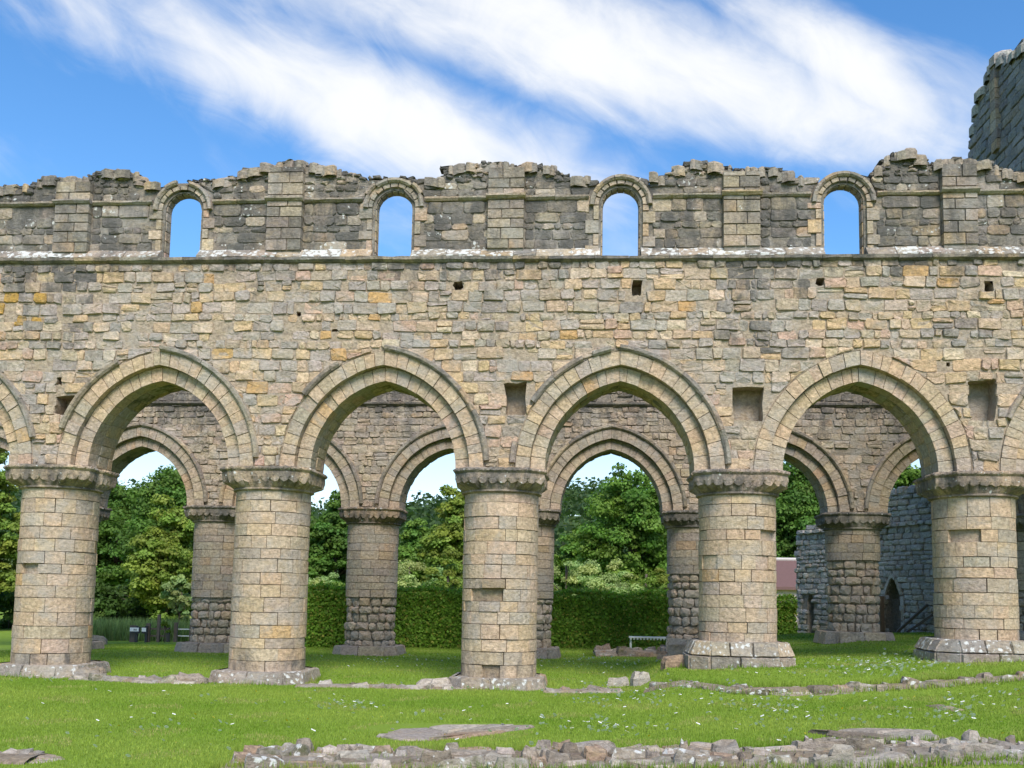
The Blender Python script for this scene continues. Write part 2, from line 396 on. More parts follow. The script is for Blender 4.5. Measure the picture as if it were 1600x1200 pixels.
# ------------------------------------------------------------------ the arcades
ZSP, ZST = 4.28, 8.47
EO = .335; RI, RMID, RO, RH = 1.775, 2.065, 2.365, 2.455
TH = 1.28                                        # wall thickness
def arc(xc, R, n, side):                         # half arch from springing to apex; side +1 right, -1 left
    ph = math.acos(EO / R); return [(xc + side * (-EO + R * math.cos(ph * i / n)), ZSP + R * math.sin(ph * i / n)) for i in range(n + 1)]
def arch_poly(xc, R, n=10):
    return arc(xc, R, n, -1) + arc(xc, R, n, 1)[::-1][1:]
def in_arch(x, z, xc, R):
    if z < ZSP: return abs(x - xc) < R - EO
    return math.hypot(abs(x - xc) + EO, z - ZSP) < R
def push_arch(x, z, xc, R):
    s = 1 if x >= xc else -1; cx = xc - s * EO; dx, dz = x - cx, z - ZSP; d = math.hypot(dx, dz)
    if d >= R: return x, z
    return cx + dx / d * R, ZSP + dz / d * R
def area(P):
    return .5 * sum(P[i][0] * P[(i + 1) % len(P)][1] - P[(i + 1) % len(P)][0] * P[i][1] for i in range(len(P)))
def chsq(h, c, nm, ncf):                         # square with cut corners, counter-clockwise from above
    cs = [(-h + c, -h), (h - c, -h), (h, -h + c), (h, h - c), (h - c, h), (-h + c, h), (-h, h - c), (-h, -h + c)]; P = []
    for k in range(8):
        a, b = cs[k], cs[(k + 1) % 8]; n = nm if k % 2 == 0 else ncf
        for i in range(n): P.append((a[0] + (b[0] - a[0]) * i / n, a[1] + (b[1] - a[1]) * i / n, k, i))
    return P
def capital(cx, cy, z1, nsc=6):
    nm, ncf = nsc * 6, 12; sc = []
    base = chsq(1, .34, nm, ncf)
    bites = [(rnd.uniform(-PI, PI), rnd.uniform(.06, .22), rnd.uniform(.03, .09)) for _ in range(7)]
    def bite(p):
        a = math.atan2(p[1], p[0]); k = 1
        for b0, bw, bd in bites:
            da = abs((a - b0 + PI) % (2 * PI) - PI)
            if da < bw: k -= bd * (1 - (da / bw) ** 2) / .9 * .8
        return k
    def ring(h, z, c=.34, w=0):
        return [(cx + p[0] * h * (bite(p) if h > .82 else 1) + rnd.uniform(-w, w), cy + p[1] * h * (bite(p) if h > .82 else 1) + rnd.uniform(-w, w), z + rnd.uniform(-w, w)) for p in base]
    def scal(i): return abs(math.sin(PI * i / 6))
    rings = [ring(.80, z1 + .005), ring(.90, z1, w=.012), ring(.925, z1 - .03, w=.012), ring(.925, z1 - .055, w=.006), ring(.895, z1 - .085), ring(.88, z1 - .10),
             ring(.885, z1 - .11), ring(.885, z1 - .20, w=.006)]
    lo, lo2, lo3 = [], [], []; wv = [rnd.uniform(.5, 1.25) for _ in range(8)]
    for p in base:
        s = scal(p[3]); er = rnd.uniform(-.012, .012)
        bk_ = bite(p); lo.append((cx + p[0] * (.855 + .03 * s) * bk_, cy + p[1] * (.855 + .03 * s) * bk_, z1 - .245 - .06 * s * wv[p[2]] + er))
        lo2.append((cx + p[0] * (.815 + .03 * s), cy + p[1] * (.815 + .03 * s), z1 - .262 - .06 * s * wv[p[2]] + er))
        a = math.atan2(p[1], p[0]); lo3.append((cx + math.cos(a) * .79, cy + math.sin(a) * .79, z1 - .41))
    rings += [lo, lo2, lo3]
    for r, z in ((.80, -.425), (.80, -.445), (.765, -.46), (.74, -.47)):
        rings.append([(cx + math.cos(math.atan2(p[1], p[0])) * r, cy + math.sin(math.atan2(p[1], p[0])) * r, z1 + z) for p in base])
    g = loft([r[::-1] for r in rings], True, True, False); return g
def pier(th, cx, cy, zg, zpl, pal, spots=(), robbed=None, grime=.15, near=True, plg=.3):
    ztop = ZSP - .47; r = .75
    g = tubeg([(cx, cy, zg - .3), (cx, cy, ztop + .2)], [r - .09] * 2, 28)
    if robbed: g = merge(tubeg([(cx, cy, zg - .3), (cx, cy, robbed)], [r - .14] * 2, 28), tubeg([(cx, cy, robbed - .05), (cx, cy, ztop + .2)], [r - .09] * 2, 28))
    p = mobj('pier', g[0], g[1], 'mortar' if near else 'midmortar', th, smooth=False)
    V, F = capital(cx, cy, ZSP - .02)
    mobj('capital', V, F, 'stone', p, tint=pick(pal if near else FARP, .05), wear=(.64 if near else .68, .52, .28), smooth=False)
    # plinth blocks round the cut square
    h0 = .96; c0 = h0 * .34; cs = [(-h0 + c0, -h0), (h0 - c0, -h0), (h0, -h0 + c0), (h0, h0 - c0), (h0 - c0, h0), (-h0 + c0, h0), (-h0, h0 - c0), (-h0, -h0 + c0)]
    bodyr = []
    for z, k in ((zg - .25, .95), (zg + (zpl - zg) * .5, .95), (zpl, .80), (zpl + .01, .6)):
        bodyr.append([(cx + x * k, cy + y * k, z) for x, y in cs])
    V, F = loft(bodyr, True, True, True); pl = mobj('plinth', V, F, 'stone', p, tint=pick(GREY), wear=(.45, .4, .2), smooth=False)
    hh = zpl - zg
    for k in range(8):
        a, b = Vector(cs[k]), Vector(cs[(k + 1) % 8]); ln = (b - a).length; u = (b - a) / ln; nrm = Vector((u.y, -u.x))
        for row in range(2 if hh > .3 else 1):
            t0, t1 = ((zg - .12, zg + hh * .5), (zg + hh * .5, zpl + .012))[row] if hh > .3 else (zg - .12, zpl + .012)
            nb = (2 + (row + k) % 2) if k % 2 == 0 else 1
            cut = sorted([0, ln] + [ln * (i + rnd.uniform(-.2, .2)) / nb for i in range(1, nb)])
            for i in range(nb):
                def mp(s, t, d, a=a, u=u, nrm=nrm, row=row):
                    sl = max(0, (t - zg - hh * .5)) / (hh * .5) * (.13 if hh > .3 else .10)
                    q = a + u * s + nrm * (d - sl); return (cx + q.x, cy + q.y, t)
                emit(th, p, 'plinth_stone', block(cut[i], cut[i + 1], t0, t1, mp, .022, .05, .03, 3, .014), pick(GREY), wear(.42, .66 if near else .4, .25))
    # courses of curved blocks
    z = max(zpl, zg) ; z = zpl - .03
    zr = robbed if robbed else -9
    while z < ztop - .02:
        hgt = rnd.choice([.20, .235, .25, .27, .29]) if near else rnd.choice([.20, .225, .25])
        if z + hgt > ztop - .12: hgt = ztop + .01 - z
        if z < zr - .02:                               # facing robbed away: rough core
            rr = r - .10; a = rnd.uniform(0, .4); end = a + 2 * PI
            hgt = min(hgt * rnd.uniform(.9, 1.15), zr - z) if zr - z > .3 else zr - z
            while a < end - .05:
                wa = min(rnd.uniform(.28, .62), end - a)
                if end - a - wa < .15: wa = end - a
                def mp(s, t, d): q = s / rr; return (cx + (rr + d) * math.sin(q), cy - (rr + d) * math.cos(q), t)
                emit(th, p, 'core_stone', rubble(rectpoly(a * rr + .006, (a + wa) * rr - .006, z + .006, z + hgt - .006, .05, .02), mp, rnd.uniform(.01, .085), .08, .045, .02, .015), pick(pal), wear(grime + .12, .18, .3))
                a += wa
        else:
            a = rnd.uniform(0, .6); end = a + 2 * PI
            while a < end - .01:
                wa = rnd.uniform(.42, .85)
                if end - a - wa < .3: wa = end - a
                am = ((a + wa / 2 + PI) % (2 * PI)) - PI; zm = z + hgt / 2; pr = rnd.uniform(.0, .008)
                for (sa, sz, dp) in spots:
                    if abs(am - sa) < wa / 2 and abs(zm - sz) < hgt / 2 + .001: pr = dp
                def mp(s, t, d): q = s / r; return (cx + (r - .012 + d) * math.sin(q), cy - (r - .012 + d) * math.cos(q), t)
                gj = .0008
                tint = pick(pal, .07)
                if abs(pr) > .03:
                    geo = block(a * r + gj, (a + wa) * r - gj, z + gj, z + hgt - gj, mp, .022 if pr > 0 else .008, .10, pr, 4, .016, 2); tint = (.33, .25, .17)
                else:
                    geo = block(a * r + gj, (a + wa) * r - gj, z + gj, z + hgt - gj, mp, rnd.choice([.003, .004, .005, .010]), .10, pr - (.02 if near and rnd.random() < .05 else 0), 4, .005, 1, rnd.choice([.002, .004, .008, .014]))
                fr = max(0, 1 - (z - zg) / .9)
                emit(th, p, 'ashlar_block', geo, tint, wear(grime + fr * plg, .02 + .3 * fr, .06))
                a += wa
        z += hgt
    return p

def arcade(th, YF, PX, x0, x1, pal, near, sockets=(), hood_gap=None, missing=()):
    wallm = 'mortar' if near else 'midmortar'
    XC = [(PX[i] + PX[i + 1]) / 2 for i in range(len(PX) - 1)]
    poly = [(x0, ZSP)]
    for xc in XC: poly += arch_poly(xc, RO)
    poly += [(x1, ZSP), (x1, ZST), (x0, ZST)]
    def mp(u, v, d): return (u, YF + d, v)
    holes = []
    for a, b, c, e in sockets:
        j = min(.05, (b - a) * .16); q = lambda: rnd.uniform(-j, j * .5)
        holes.append([(a + j + q(), c + q()), ((a + b) / 2, c + q()), (b - j + q(), c + q()), (b + q(), c + j), (b + q(), (c + e) / 2), (b + q(), e - j * .4), (b - j * .5, e + q()), ((a + b) / 2 + q(), e + q()), (a + j * .6, e + q()), (a + q(), e - j), (a + q(), (c + e) / 2), (a + q(), c + j)])
    g = merge(prism(poly, holes, mp, .016, .42), prism(poly, [], mp, .417, TH))
    wall = mobj('wall', g[0], g[1], wallm, th, smooth=False)
    # arch rings
    for ai, xc in enumerate(XC):
        gl = []
        for r0, d0, d1 in ((RMID + .018, .03, .17), (RI + .02, .172, TH - .172), (RMID + .018, TH - .17, TH - .02)):
            pl = arch_poly(xc, RO + .01) + arch_poly(xc, r0)[::-1]
            gl.append(prism(pl, [], mp, d0, d1))
        g = merge(*gl); ar = mobj('arch', g[0], g[1], wallm, th, smooth=False)
        for side in (-1, 1):
            for ring, (r0, r1, yb, bk) in enumerate(((RMID, RO, 0.0, .17), (RI, RMID + .01, .15, .34))):
                ph = math.acos(EO / ((r0 + r1) / 2)); Lm = ph * (r0 + r1) / 2; f = 0; first = True
                while f < 1 - 1e-6:
                    df = rnd.uniform(.17, .30) / Lm
                    if 1 - f - df < .12 / Lm: df = 1 - f
                    def mv(s, t, d, yb=yb, side=side, Lm=Lm):
                        ff = min(1, max(0, s / Lm)); a = ff * math.acos(EO / t)
                        return (xc + side * (-EO + t * math.cos(a)), YF + yb - d, ZSP + t * math.sin(a))
                    fm = f + df / 2
                    gone = any(mi == ai and ms == side and mr == ring and fa < fm < fb for mi, ms, mr, fa, fb in missing)
                    if not gone:
                        V, F, SM = block(f * Lm + .001, (f + df) * Lm - .001, r0 + rnd.uniform(0, .008), r1 - rnd.uniform(.002, .02), mv, .005, bk, .012 + rnd.uniform(-.004, .006) - (.025 if rnd.random() < .07 else 0), 2, .008, 1, rnd.choice([.003, .006, .012]))
                        if side < 0: F = [q[::-1] for q in F]
                        hi = fm
                        emit(th, ar, 'voussoir', (V, F, SM), pick(ASH if near else pal, .07), wear((.17 if near else .32) + .10 * (hi > .75), .06, .1 + (.2 if ring == 1 and hi > .6 else 0)), cap=300)
                    f += df
            # underside between the two faces
            ph = math.acos(EO / RI); f = 0
            while f < 1 - 1e-6:
                df = rnd.uniform(.17, .28) / (ph * RI)
                if 1 - f - df < .1 / (ph * RI): df = 1 - f
                y = .51
                while y < TH - .2:
                    dy = min(rnd.uniform(.25, .5), TH - .17 - y)
                    if TH - .17 - y - dy < .12: dy = TH - .17 - y
                    def ms_(s, t, d, side=side):
                        a = s / RI; R_ = RI + .018 - d; return (xc + side * (-EO + R_ * math.cos(a)), YF + t, ZSP + R_ * math.sin(a))
                    V, F, SM = rubble(rectpoly(f * ph * RI + .006, (f + df) * ph * RI - .006, y + .006, y + dy - .006, .03, .008), ms_, rnd.uniform(.004, .02), .05, .02, .004, .006)
                    if side > 0: F = [q[::-1] for q in F]
                    if near or YF > 0: emit(th, ar, 'soffit_stone', (V, F, SM), pick(pal, .07), wear(.28 + .2 * (f > .5), .02, .25 + .3 * (f > .55)), cap=250 if near else 150)
                    y += dy
                f += df
            # hood mould
            if hood_gap is not None and hood_gap.get(ai) is None: continue
            rngs = hood_gap[ai][0 if side < 0 else 1] if hood_gap else [(.03, 1)]
            for fa, fb in rngs:
                f = fa; phh = math.acos(EO / RH)
                while f < fb - 1e-6:
                    df = min(rnd.uniform(.13, .24), fb - f)
                    if fb - f - df < .05: df = fb - f
                    rings = []; w = rnd.uniform(-.008, .008)
                    sec = [(RO - .015, -.02), (RO - .01, .055), (RO + .025, .095), (RO + .085, .10), (RO + .105, .05), (RO + .11, -.02)]
                    for k in range(6):
                        fk = f + df * (k + (.03 if k == 0 else -.03 if k == 5 else 0)) / 5
                        rg = []
                        for R_, d in sec:
                            a = fk * math.acos(EO / R_); dd = d + (w + rnd.uniform(-.007, .007) if d > 0 else 0)
                            rg.append((xc + side * (-EO + R_ * math.cos(a)), YF - dd, ZSP + R_ * math.sin(a) + rnd.uniform(-.004, .004)))
                        rings.append(rg)
                    V, F = loft(rings, True, True, True)
                    if side > 0: F = [q[::-1] for q in F]
                    emit(th, ar, 'hood_stone', (V, F, [False] * len(F)), pick(GREY), wear(.5, .28, .2))
                    f += df
    # walling stones
    z = ZSP + .005; zt = ZST - .06
    ztop_st = zt if near else 7.75
    while z < ztop_st - .02:
        h = rnd.uniform(.15, .25)
        if zt - z - h < .14: h = zt - z
        x = x0 + rnd.uniform(0, .2); ph1, ph2 = rnd.uniform(0, 6), rnd.uniform(0, 6)
        wob = lambda xx: .018 * math.sin(xx * 1.1 + ph1) + .012 * math.sin(xx * 2.7 + ph2)
        edge = 0 if (z < ZSP + .05 or zt - z - h < .02) else 1
        while x < x1 - .1:
            w = h * rnd.uniform(1.0, 2.3) if rnd.random() < .82 else h * rnd.uniform(.55, 1.0)
            w = min(w, x1 - x)
            splits = [(x, x + w, z, z + h)]
            if h > .2 and rnd.random() < .14: mz = z + h * rnd.uniform(.4, .6); splits = [(x, x + w, z, mz), (x, x + w, mz, z + h)]
            for (a, b, c, e) in splits:
                gj = rnd.choice([.001, .002, .004, .007, .014])
                P = rectpoly(a + gj, b - gj, c + gj * .8, e - gj * .8, .028, .016)
                P = [(q[0], q[1] + edge * wob(q[0])) for q in P]
                cx_, cz_ = (a + b) / 2, (c + e) / 2
                if any(s[0] - .03 < cx_ < s[1] + .03 and s[2] - .03 < cz_ < s[3] + .03 for s in sockets): continue
                skip = False
                for s in sockets:                  # trim at sockets
                    if a < s[1] and b > s[0] and c < s[3] and e > s[2]:
                        if cx_ < s[0]: P = [(min(q[0], s[0] - .005 - rnd.uniform(-.03, .02)), q[1]) for q in P]
                        elif cx_ > s[1]: P = [(max(q[0], s[1] + .005 + rnd.uniform(-.03, .02)), q[1]) for q in P]
                        elif cz_ < s[2]: P = [(q[0], min(q[1], s[2] - .005 - rnd.uniform(-.03, .02))) for q in P]
                        else: P = [(q[0], max(q[1], s[3] + .005 + rnd.uniform(-.03, .02))) for q in P]
                A0 = area(P)
                for xc in XC:
                    if abs(cx_ - xc) < RO + .6 and any(in_arch(q[0], q[1], xc, RO + .05) for q in P):
                        D = []
                        for i in range(len(P)):
                            p, q = P[i], P[(i + 1) % len(P)]; D += [p, ((p[0] + q[0]) / 2, (p[1] + q[1]) / 2)]
                        if all(in_arch(q[0], q[1], xc, RO + .05) for q in D): skip = True; break
                        D = [push_arch(q[0], q[1], xc, RO + .012) for q in D]
                        K = [D[0]]
                        for q in D[1:]:
                            if math.hypot(q[0] - K[-1][0], q[1] - K[-1][1]) > .015: K.append(q)
                        P = K
                        if len(P) < 4 or area(P) < .18 * A0 or area(P) < .006: skip = True; break
                if skip or (A0 < .004): continue
                def mw(s, t, d): return (s, YF + .01 - d, t)
                if near:
                    hi = max(0, (cz_ - 7.55) / .9); st = .5 + .5 * math.sin(cx_ * 1.37 + 1.0) * math.sin(cx_ * .53)
                    under = any(abs(cx_ - q_) < .42 for q_ in (-9.9, -8.97, -4.49, .03, 4.69, 5.5, 8.84)) and cz_ > 6.6
                    col = pick(LGREY) if rnd.random() < .10 + .35 * hi + .10 * st + .4 * under else pick(PAL)
                    if cx_ < -9.4 and 7 < cz_ < 7.8 and rnd.random() < .5: col = (.45, .27, .07)
                    wr = wear(.28 + .26 * hi * (.5 + st) + .16 * under + .10 * st, .02 + .04 * (rnd.random() < .1), .05)
                else:
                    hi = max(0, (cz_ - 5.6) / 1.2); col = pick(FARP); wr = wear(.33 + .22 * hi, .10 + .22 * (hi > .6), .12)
                rough = rnd.random()
                if rough < .06: geo = rubble(P, mw, -.025, .05, .04, -.01, .012)
                else: geo = rubble(P, mw, rnd.uniform(-.002, .046), .05, rnd.uniform(.010, .026), rnd.uniform(-.012, .012), .013)
                emit(th, wall, 'wall_stone', geo, col, wr)
            x += w
        z += h
    return wall, XC

PXN = [-9.16, -4.66, 0, 4.65, 9.15]
near = empty('nave_arcade', (0, .64, .05), 'ruined buff stone arcade with clerestory windows and five thick round piers', 'arcade')
ztp = lambda u, v: float(atY(u, v, 0)[2])
SOCK = [(.10, .52, 5.32, 6.00), (4.5, 5.1, 5.22, 5.93), (8.92, 9.40, 5.26, 6.05), (-9.05, -8.68, 5.30, 5.72), (-9.06, -8.94, 5.92, 6.08), (-.98, -.80, 7.86, 8.02), (2.55, 2.76, 7.72, 8.04), (6.1, 6.26, 7.9, 8.03), (9.25, 9.42, 7.75, 7.98), (8.5, 8.58, 6.3, 6.38), (-4.15, -4.06, 7.33, 7.42), (-3.42, -3.3, 7.0, 7.06)]
HG = {0: [[], [(.16, .98)]], 1: [[(.22, .74)], [(.05, 1)]], 2: [[(.45, .72)], [(.04, 1)]], 3: [[(.03, .15), (.40, .78), (.84, .95)], [(.03, 1)]], 4: [[], []], 5: [[(.3, .6)], []]}
arcade(near, 0, [-13.8] + PXN + [13.75], -13.9, 13.1, PAL, True, SOCK, HG, missing=((2, -1, 0, .40, .50), (1, -1, 0, .28, .33)))
def ang_at(u, px):                     # angle on a pier that shows at picture column u
    X = atY(u, 900, -.1)[0]; return math.asin(max(-1, min(1, (X - px) / .75)))
SP = {0: [(ang_at(55, PXN[0]), ztp(60, 893), -.09), (ang_at(65, PXN[0]), ztp(60, 878), .025)],
      1: [],
      2: [(ang_at(760, PXN[2]), ztp(760, 915), .09), (ang_at(745, PXN[2]), ztp(745, 935), -.07), (ang_at(775, PXN[2]), ztp(775, 1040), -.07)],
      3: [(1.25, ztp(1210, 832), -.12)], 4: [(-.9, ztp(1462, 828), -.1)]}
for i, (zg, zp) in enumerate([(.10, .30), (.04, .27), (.04, .25), (.50, 1.02), (.68, 1.14)]):
    pier(near, PXN[i], .64, zg, zp, ASH, SP[i], None, .29, True, .30)
pier(near, -13.8, .64, .1, .3, PAL); pier(near, 13.75, .64, .7, 1.1, PAL)

# ------------------------------------------------------------------ clerestory of the near arcade
YC = .13
top_px = [(-30, 296), (0, 292), (40, 288), (70, 275), (130, 279), (150, 266), (180, 263), (215, 270), (225, 284), (252, 290), (320, 276), (348, 280), (372, 267), (400, 262), (425, 255), (455, 248), (490, 256), (530, 263), (575, 277), (668, 276), (690, 279), (694, 259), (740, 254), (780, 252), (835, 256), (862, 259), (880, 270), (915, 280), (1022, 281), (1050, 266), (1068, 255), (1085, 249), (1110, 255), (1170, 262), (1217, 260), (1240, 274), (1262, 277), (1362, 276), (1374, 252), (1393, 238), (1420, 234), (1440, 245), (1452, 251), (1500, 247), (1545, 252), (1572, 264), (1600, 270), (1640, 285), (1760, 300)]
TOPX = np.array([atY(u, v, YC)[0] for u, v in top_px]); TOPZ = np.array([atY(u, v, YC)[2] for u, v in top_px])
topz = lambda x: float(np.interp(x, TOPX, TOPZ))
WC = [-6.66, -2.26, 2.32, 6.67]; WR = .355; WSP = 9.60; WRO = .53; WRH = .63
zc0 = ZST - .02
outl = [(-13.9, zc0)]
wtops = {}
for xc in WC:
    a = [(xc - WRO, zc0), (xc - WRO, WSP)] + [(xc - WRO * math.cos(PI * k / 14), WSP + WRO * math.sin(PI * k / 14)) for k in range(1, 14)] + [(xc + WRO, WSP), (xc + WRO, zc0)]
    outl += a
outl += [(13.1, zc0), (13.1, topz(13.1) - .1)]
for x, z in list(zip(TOPX, TOPZ))[::-1]:
    if -13.8 < x < 13.0: outl.append((x, z - .10))
outl += [(-13.9, topz(-13.9) - .1)]
# keep the core's crest above the window heads
fix = []
for x, z in outl:
    for xc in WC:
        if abs(x - xc) < WRH + .1 and z > WSP + .45: z = max(z, WSP + WRO + .06)
    fix.append((x, z))
def mpc(u, v, d): return (u, YC + d, v)
back_out = []
for x, z in fix:
    back_out.append((x, z))
segs = []
edges = [-13.9] + [e for xc in WC for e in (xc - .80, xc + .80)] + [13.1]
for a, b in zip(edges[0::2], edges[1::2]):
    tp_ = [(x, z - .02) for x, z in fix if a + .05 < x < b - .05 and z > 9.9 + 0 * x and all(abs(x - xc) > .7 for xc in WC)]
    segs.append(prism([(a, zc0), (b, zc0), (b, topz(b) - .14)] + tp_ + [(a, topz(a) - .14)], [], mpc, .243, 1.02))
g = merge(prism(fix, [], mpc, .02, .25), *segs, *[prism([(xc - .85, zc0 - .3), (xc + .85, zc0 - .3), (xc + .85, zc0), (xc - .85, zc0)], [], mpc, .2, 1.0) for xc in WC])
cler = mobj('clerestory', g[0], g[1], 'midmortar', near, smooth=False)
# pilasters
PIL = [(-9.35, -8.60), (-4.86, -4.12), (-.34, .40), (4.32, 5.05), (8.51, 9.18)]
def in_pil(a, b): return any(a < q1 and b > q0 for q0, q1 in PIL)
zlo = ZST + .24
for q0, q1 in PIL:
    zt = min(topz(q0), topz(q1), topz((q0 + q1) / 2)) - .12
    V, F = boxg(((q0 + q1) / 2, YC + .01, zlo - .2), q1 - q0 - .04, .20, zt - zlo + .17)
    pi_ = mobj('pilaster', V, F, 'midmortar', near, smooth=False)
    z = zlo - .02; k = 0
    while z < zt - .03:
        h = rnd.uniform(.19, .25)
        if zt - z - h < .1: h = zt - z
        m_ = q0 + (q1 - q0) * (rnd.uniform(.35, .45) if k % 2 else rnd.uniform(.55, .65))
        for a, b in ((q0, m_), (m_, q1)):
            def mw(s, t, d): return (s, YC - .11 - d, t)
            emit(near, pi_, 'pilaster_stone', block(a + .005, b - .005, z + .005, z + h - .005, mw, .007, .13, .014, 2, .006), pick(CLP if rnd.random() < .8 else FARP), wear(.52, .40 if (q0 > 3 or rnd.random() < .25) else .12, .1))
        z += h; k += 1
# sill weathering and string courses in lengths
def strip(part, name, xa, xb, sec, yoff, zoff, tint, wr, jit=.006):
    rings = []
    n = 3
    w = rnd.uniform(-jit, jit)
    for k in range(n + 1):
        x = xa + (xb - xa) * k / n
        rings.append([(x, yoff - d + (rnd.uniform(-jit, jit) + w if d > .02 else 0), zoff + z + rnd.uniform(-jit, jit)) for d, z in sec])
    V, F = loft(rings, True, True, True); emit(near, part, name, (V, F, [False] * len(F)), tint, wr)
x = -13.8
while x < 13:
    w = rnd.uniform(.55, 1.1)
    dz = float(np.interp(x, [-10, 0, 10], [.05, .0, -.04]))
    inw = any(xc - .42 < x + w / 2 < xc + .42 for xc in WC)
    # the moulded edge, then the sloping top course above it
    strip(cler, 'string_stone', x + .004, x + w - .004, [(-.08, -.075), (.02, -.07), (.085, -.03), (.09, .025), (-.08, .04)], 0, ZST + dz, pick(GREY), wear(.62, .35, .35), .008)
    x += w
for a, b in zip([-13.9] + [c + .40 for c in WC], [c - .40 for c in WC] + [13.1]):
    x = a
    while x < b - .05:
        w = min(rnd.uniform(.4, .8), b - x)
        if b - x - w < .2: w = b - x
        strip(cler, 'weathering_stone', x + .004, x + w - .004, [(-.10, .0), (.06, .035), (.055, .065), (-.12, .245), (-.16, .245)], 0, ZST + float(np.interp(x, [-10, 0, 10], [.05, 0, -.04])), pick(GREY), wear(.50, .72 + .2 * (rnd.random() < .35), .12), .014)
        x += w
# upper string: breaks round the pilasters, stops at the window hoods
def ustr(a, b, y0):
    x = a
    while x < b - .03:
        w = min(rnd.uniform(.4, .9), b - x)
        if b - x - w < .2: w = b - x
        if min(topz(x), topz(x + w)) > 9.80:
            strip(cler, 'upper_string_stone', x + .003, x + w - .003, [(-.05, -.05), (.02, -.045), (.065, -.005), (.065, .03), (-.05, .045)], y0, 9.77, pick(GREY), wear(.45, .35, .35), .008)
        x += w
bounds = [-13.9]
for q0, q1 in PIL: bounds += [q0, q1]
bounds.append(13.1)
for i in range(0, len(bounds), 2):
    a, b = bounds[i], bounds[i + 1]
    ws = [xc for xc in WC if a < xc < b]
    if ws: ustr(a, ws[0] - WRH, YC - .01); ustr(ws[0] + WRH, b, YC - .01)
    else: ustr(a, b, YC - .01)
for q0, q1 in PIL: ustr(q0 - .03, q1 + .03, YC - .135)
# windows
for wi, xc in enumerate(WC):
    def wring(r, n=14): return [(xc - r, zc0 + .03), (xc - r, WSP)] + [(xc - r * math.cos(PI * k / n), WSP + r * math.sin(PI * k / n)) for k in range(1, n)] + [(xc + r, WSP), (xc + r, zc0 + .03)]
    pl = wring(WRO + .01) + wring(WR + .03)[::-1]
    g = prism(pl, [], mpc, .04, .26); wd = mobj('window_surround', g[0], g[1], 'darkmortar', near, smooth=False)
    n = 9
    for k in range(n):
        if wi == 1 and k in (4,): pass
        for ring, (r0, r1, yb, bk) in enumerate(((WR + .075, WRO, 0, .12), (WR, WR + .085, .09, .17))):
            def mv(s, t, d, yb=yb):
                a = PI - s / .45; return (xc + t * math.cos(a), YC + yb - d, WSP + t * math.sin(a))
            a0, a1 = PI * k / n * .45, PI * (k + 1) / n * .45
            emit(near, wd, 'window_voussoir', block(a0 + .003, a1 - .003, r0, r1, mv, .010, bk, .02, 2, .006), pick(GREY if rnd.random() < .6 else FARP), wear(.42, .22, .15))
    for side in (-1, 1):
        z = zc0 + .04; k = 0
        while z < WSP - .02:
            h = min(rnd.uniform(.2, .29), WSP - z)
            if WSP - z - h < .1: h = WSP - z
            wdt = (.14 if k % 2 else .30) if side < 0 else (.28 if k % 2 else .15)
            for (ra, rb, yb, bk) in ((WR + .075, WRO + wdt - .12, 0, .12), (WR, WR + .085, .09, .17)):
                def mj(s, t, d, yb=yb): return (xc + side * s, YC + yb - d, t)
                V, F, SM = block(ra, rb, z + .003, z + h - .003, mj, .010, bk, .02, 1, .006)
                if side < 0: F = [q[::-1] for q in F]
                emit(near, wd, 'jamb_stone', (V, F, SM), pick(GREY if rnd.random() < .45 else PAL), wear(.22, .12, .06))
            z += h; k += 1
    gaps = {0: (2, 3), 1: (1, 5), 2: (), 3: ()}[wi]; nh = 7
    for k in range(nh):
        if k in gaps and wi == 0 and k == 3: continue
        sec = [(WRO - .01, -.02), (WRO - .005, .05), (WRO + .03, .085), (WRO + .08, .08), (WRO + .10, -.02)]
        rings = []; lift = rnd.uniform(.02, .05) if k in gaps else 0
        for j in range(5):
            a = PI - PI * (k + j / 4 * .97) / nh
            rings.append([(xc + (R_ + lift) * math.cos(a) + rnd.uniform(-.005, .005), YC - d - (rnd.uniform(-.006, .006) if d > 0 else 0), WSP + (R_ + lift) * math.sin(a)) for R_, d in sec])
        V, F = loft(rings, True, True, True); emit(near, wd, 'window_hood_stone', (V, F, [False] * len(F)), pick(GREY), wear(.42, .25, .25))
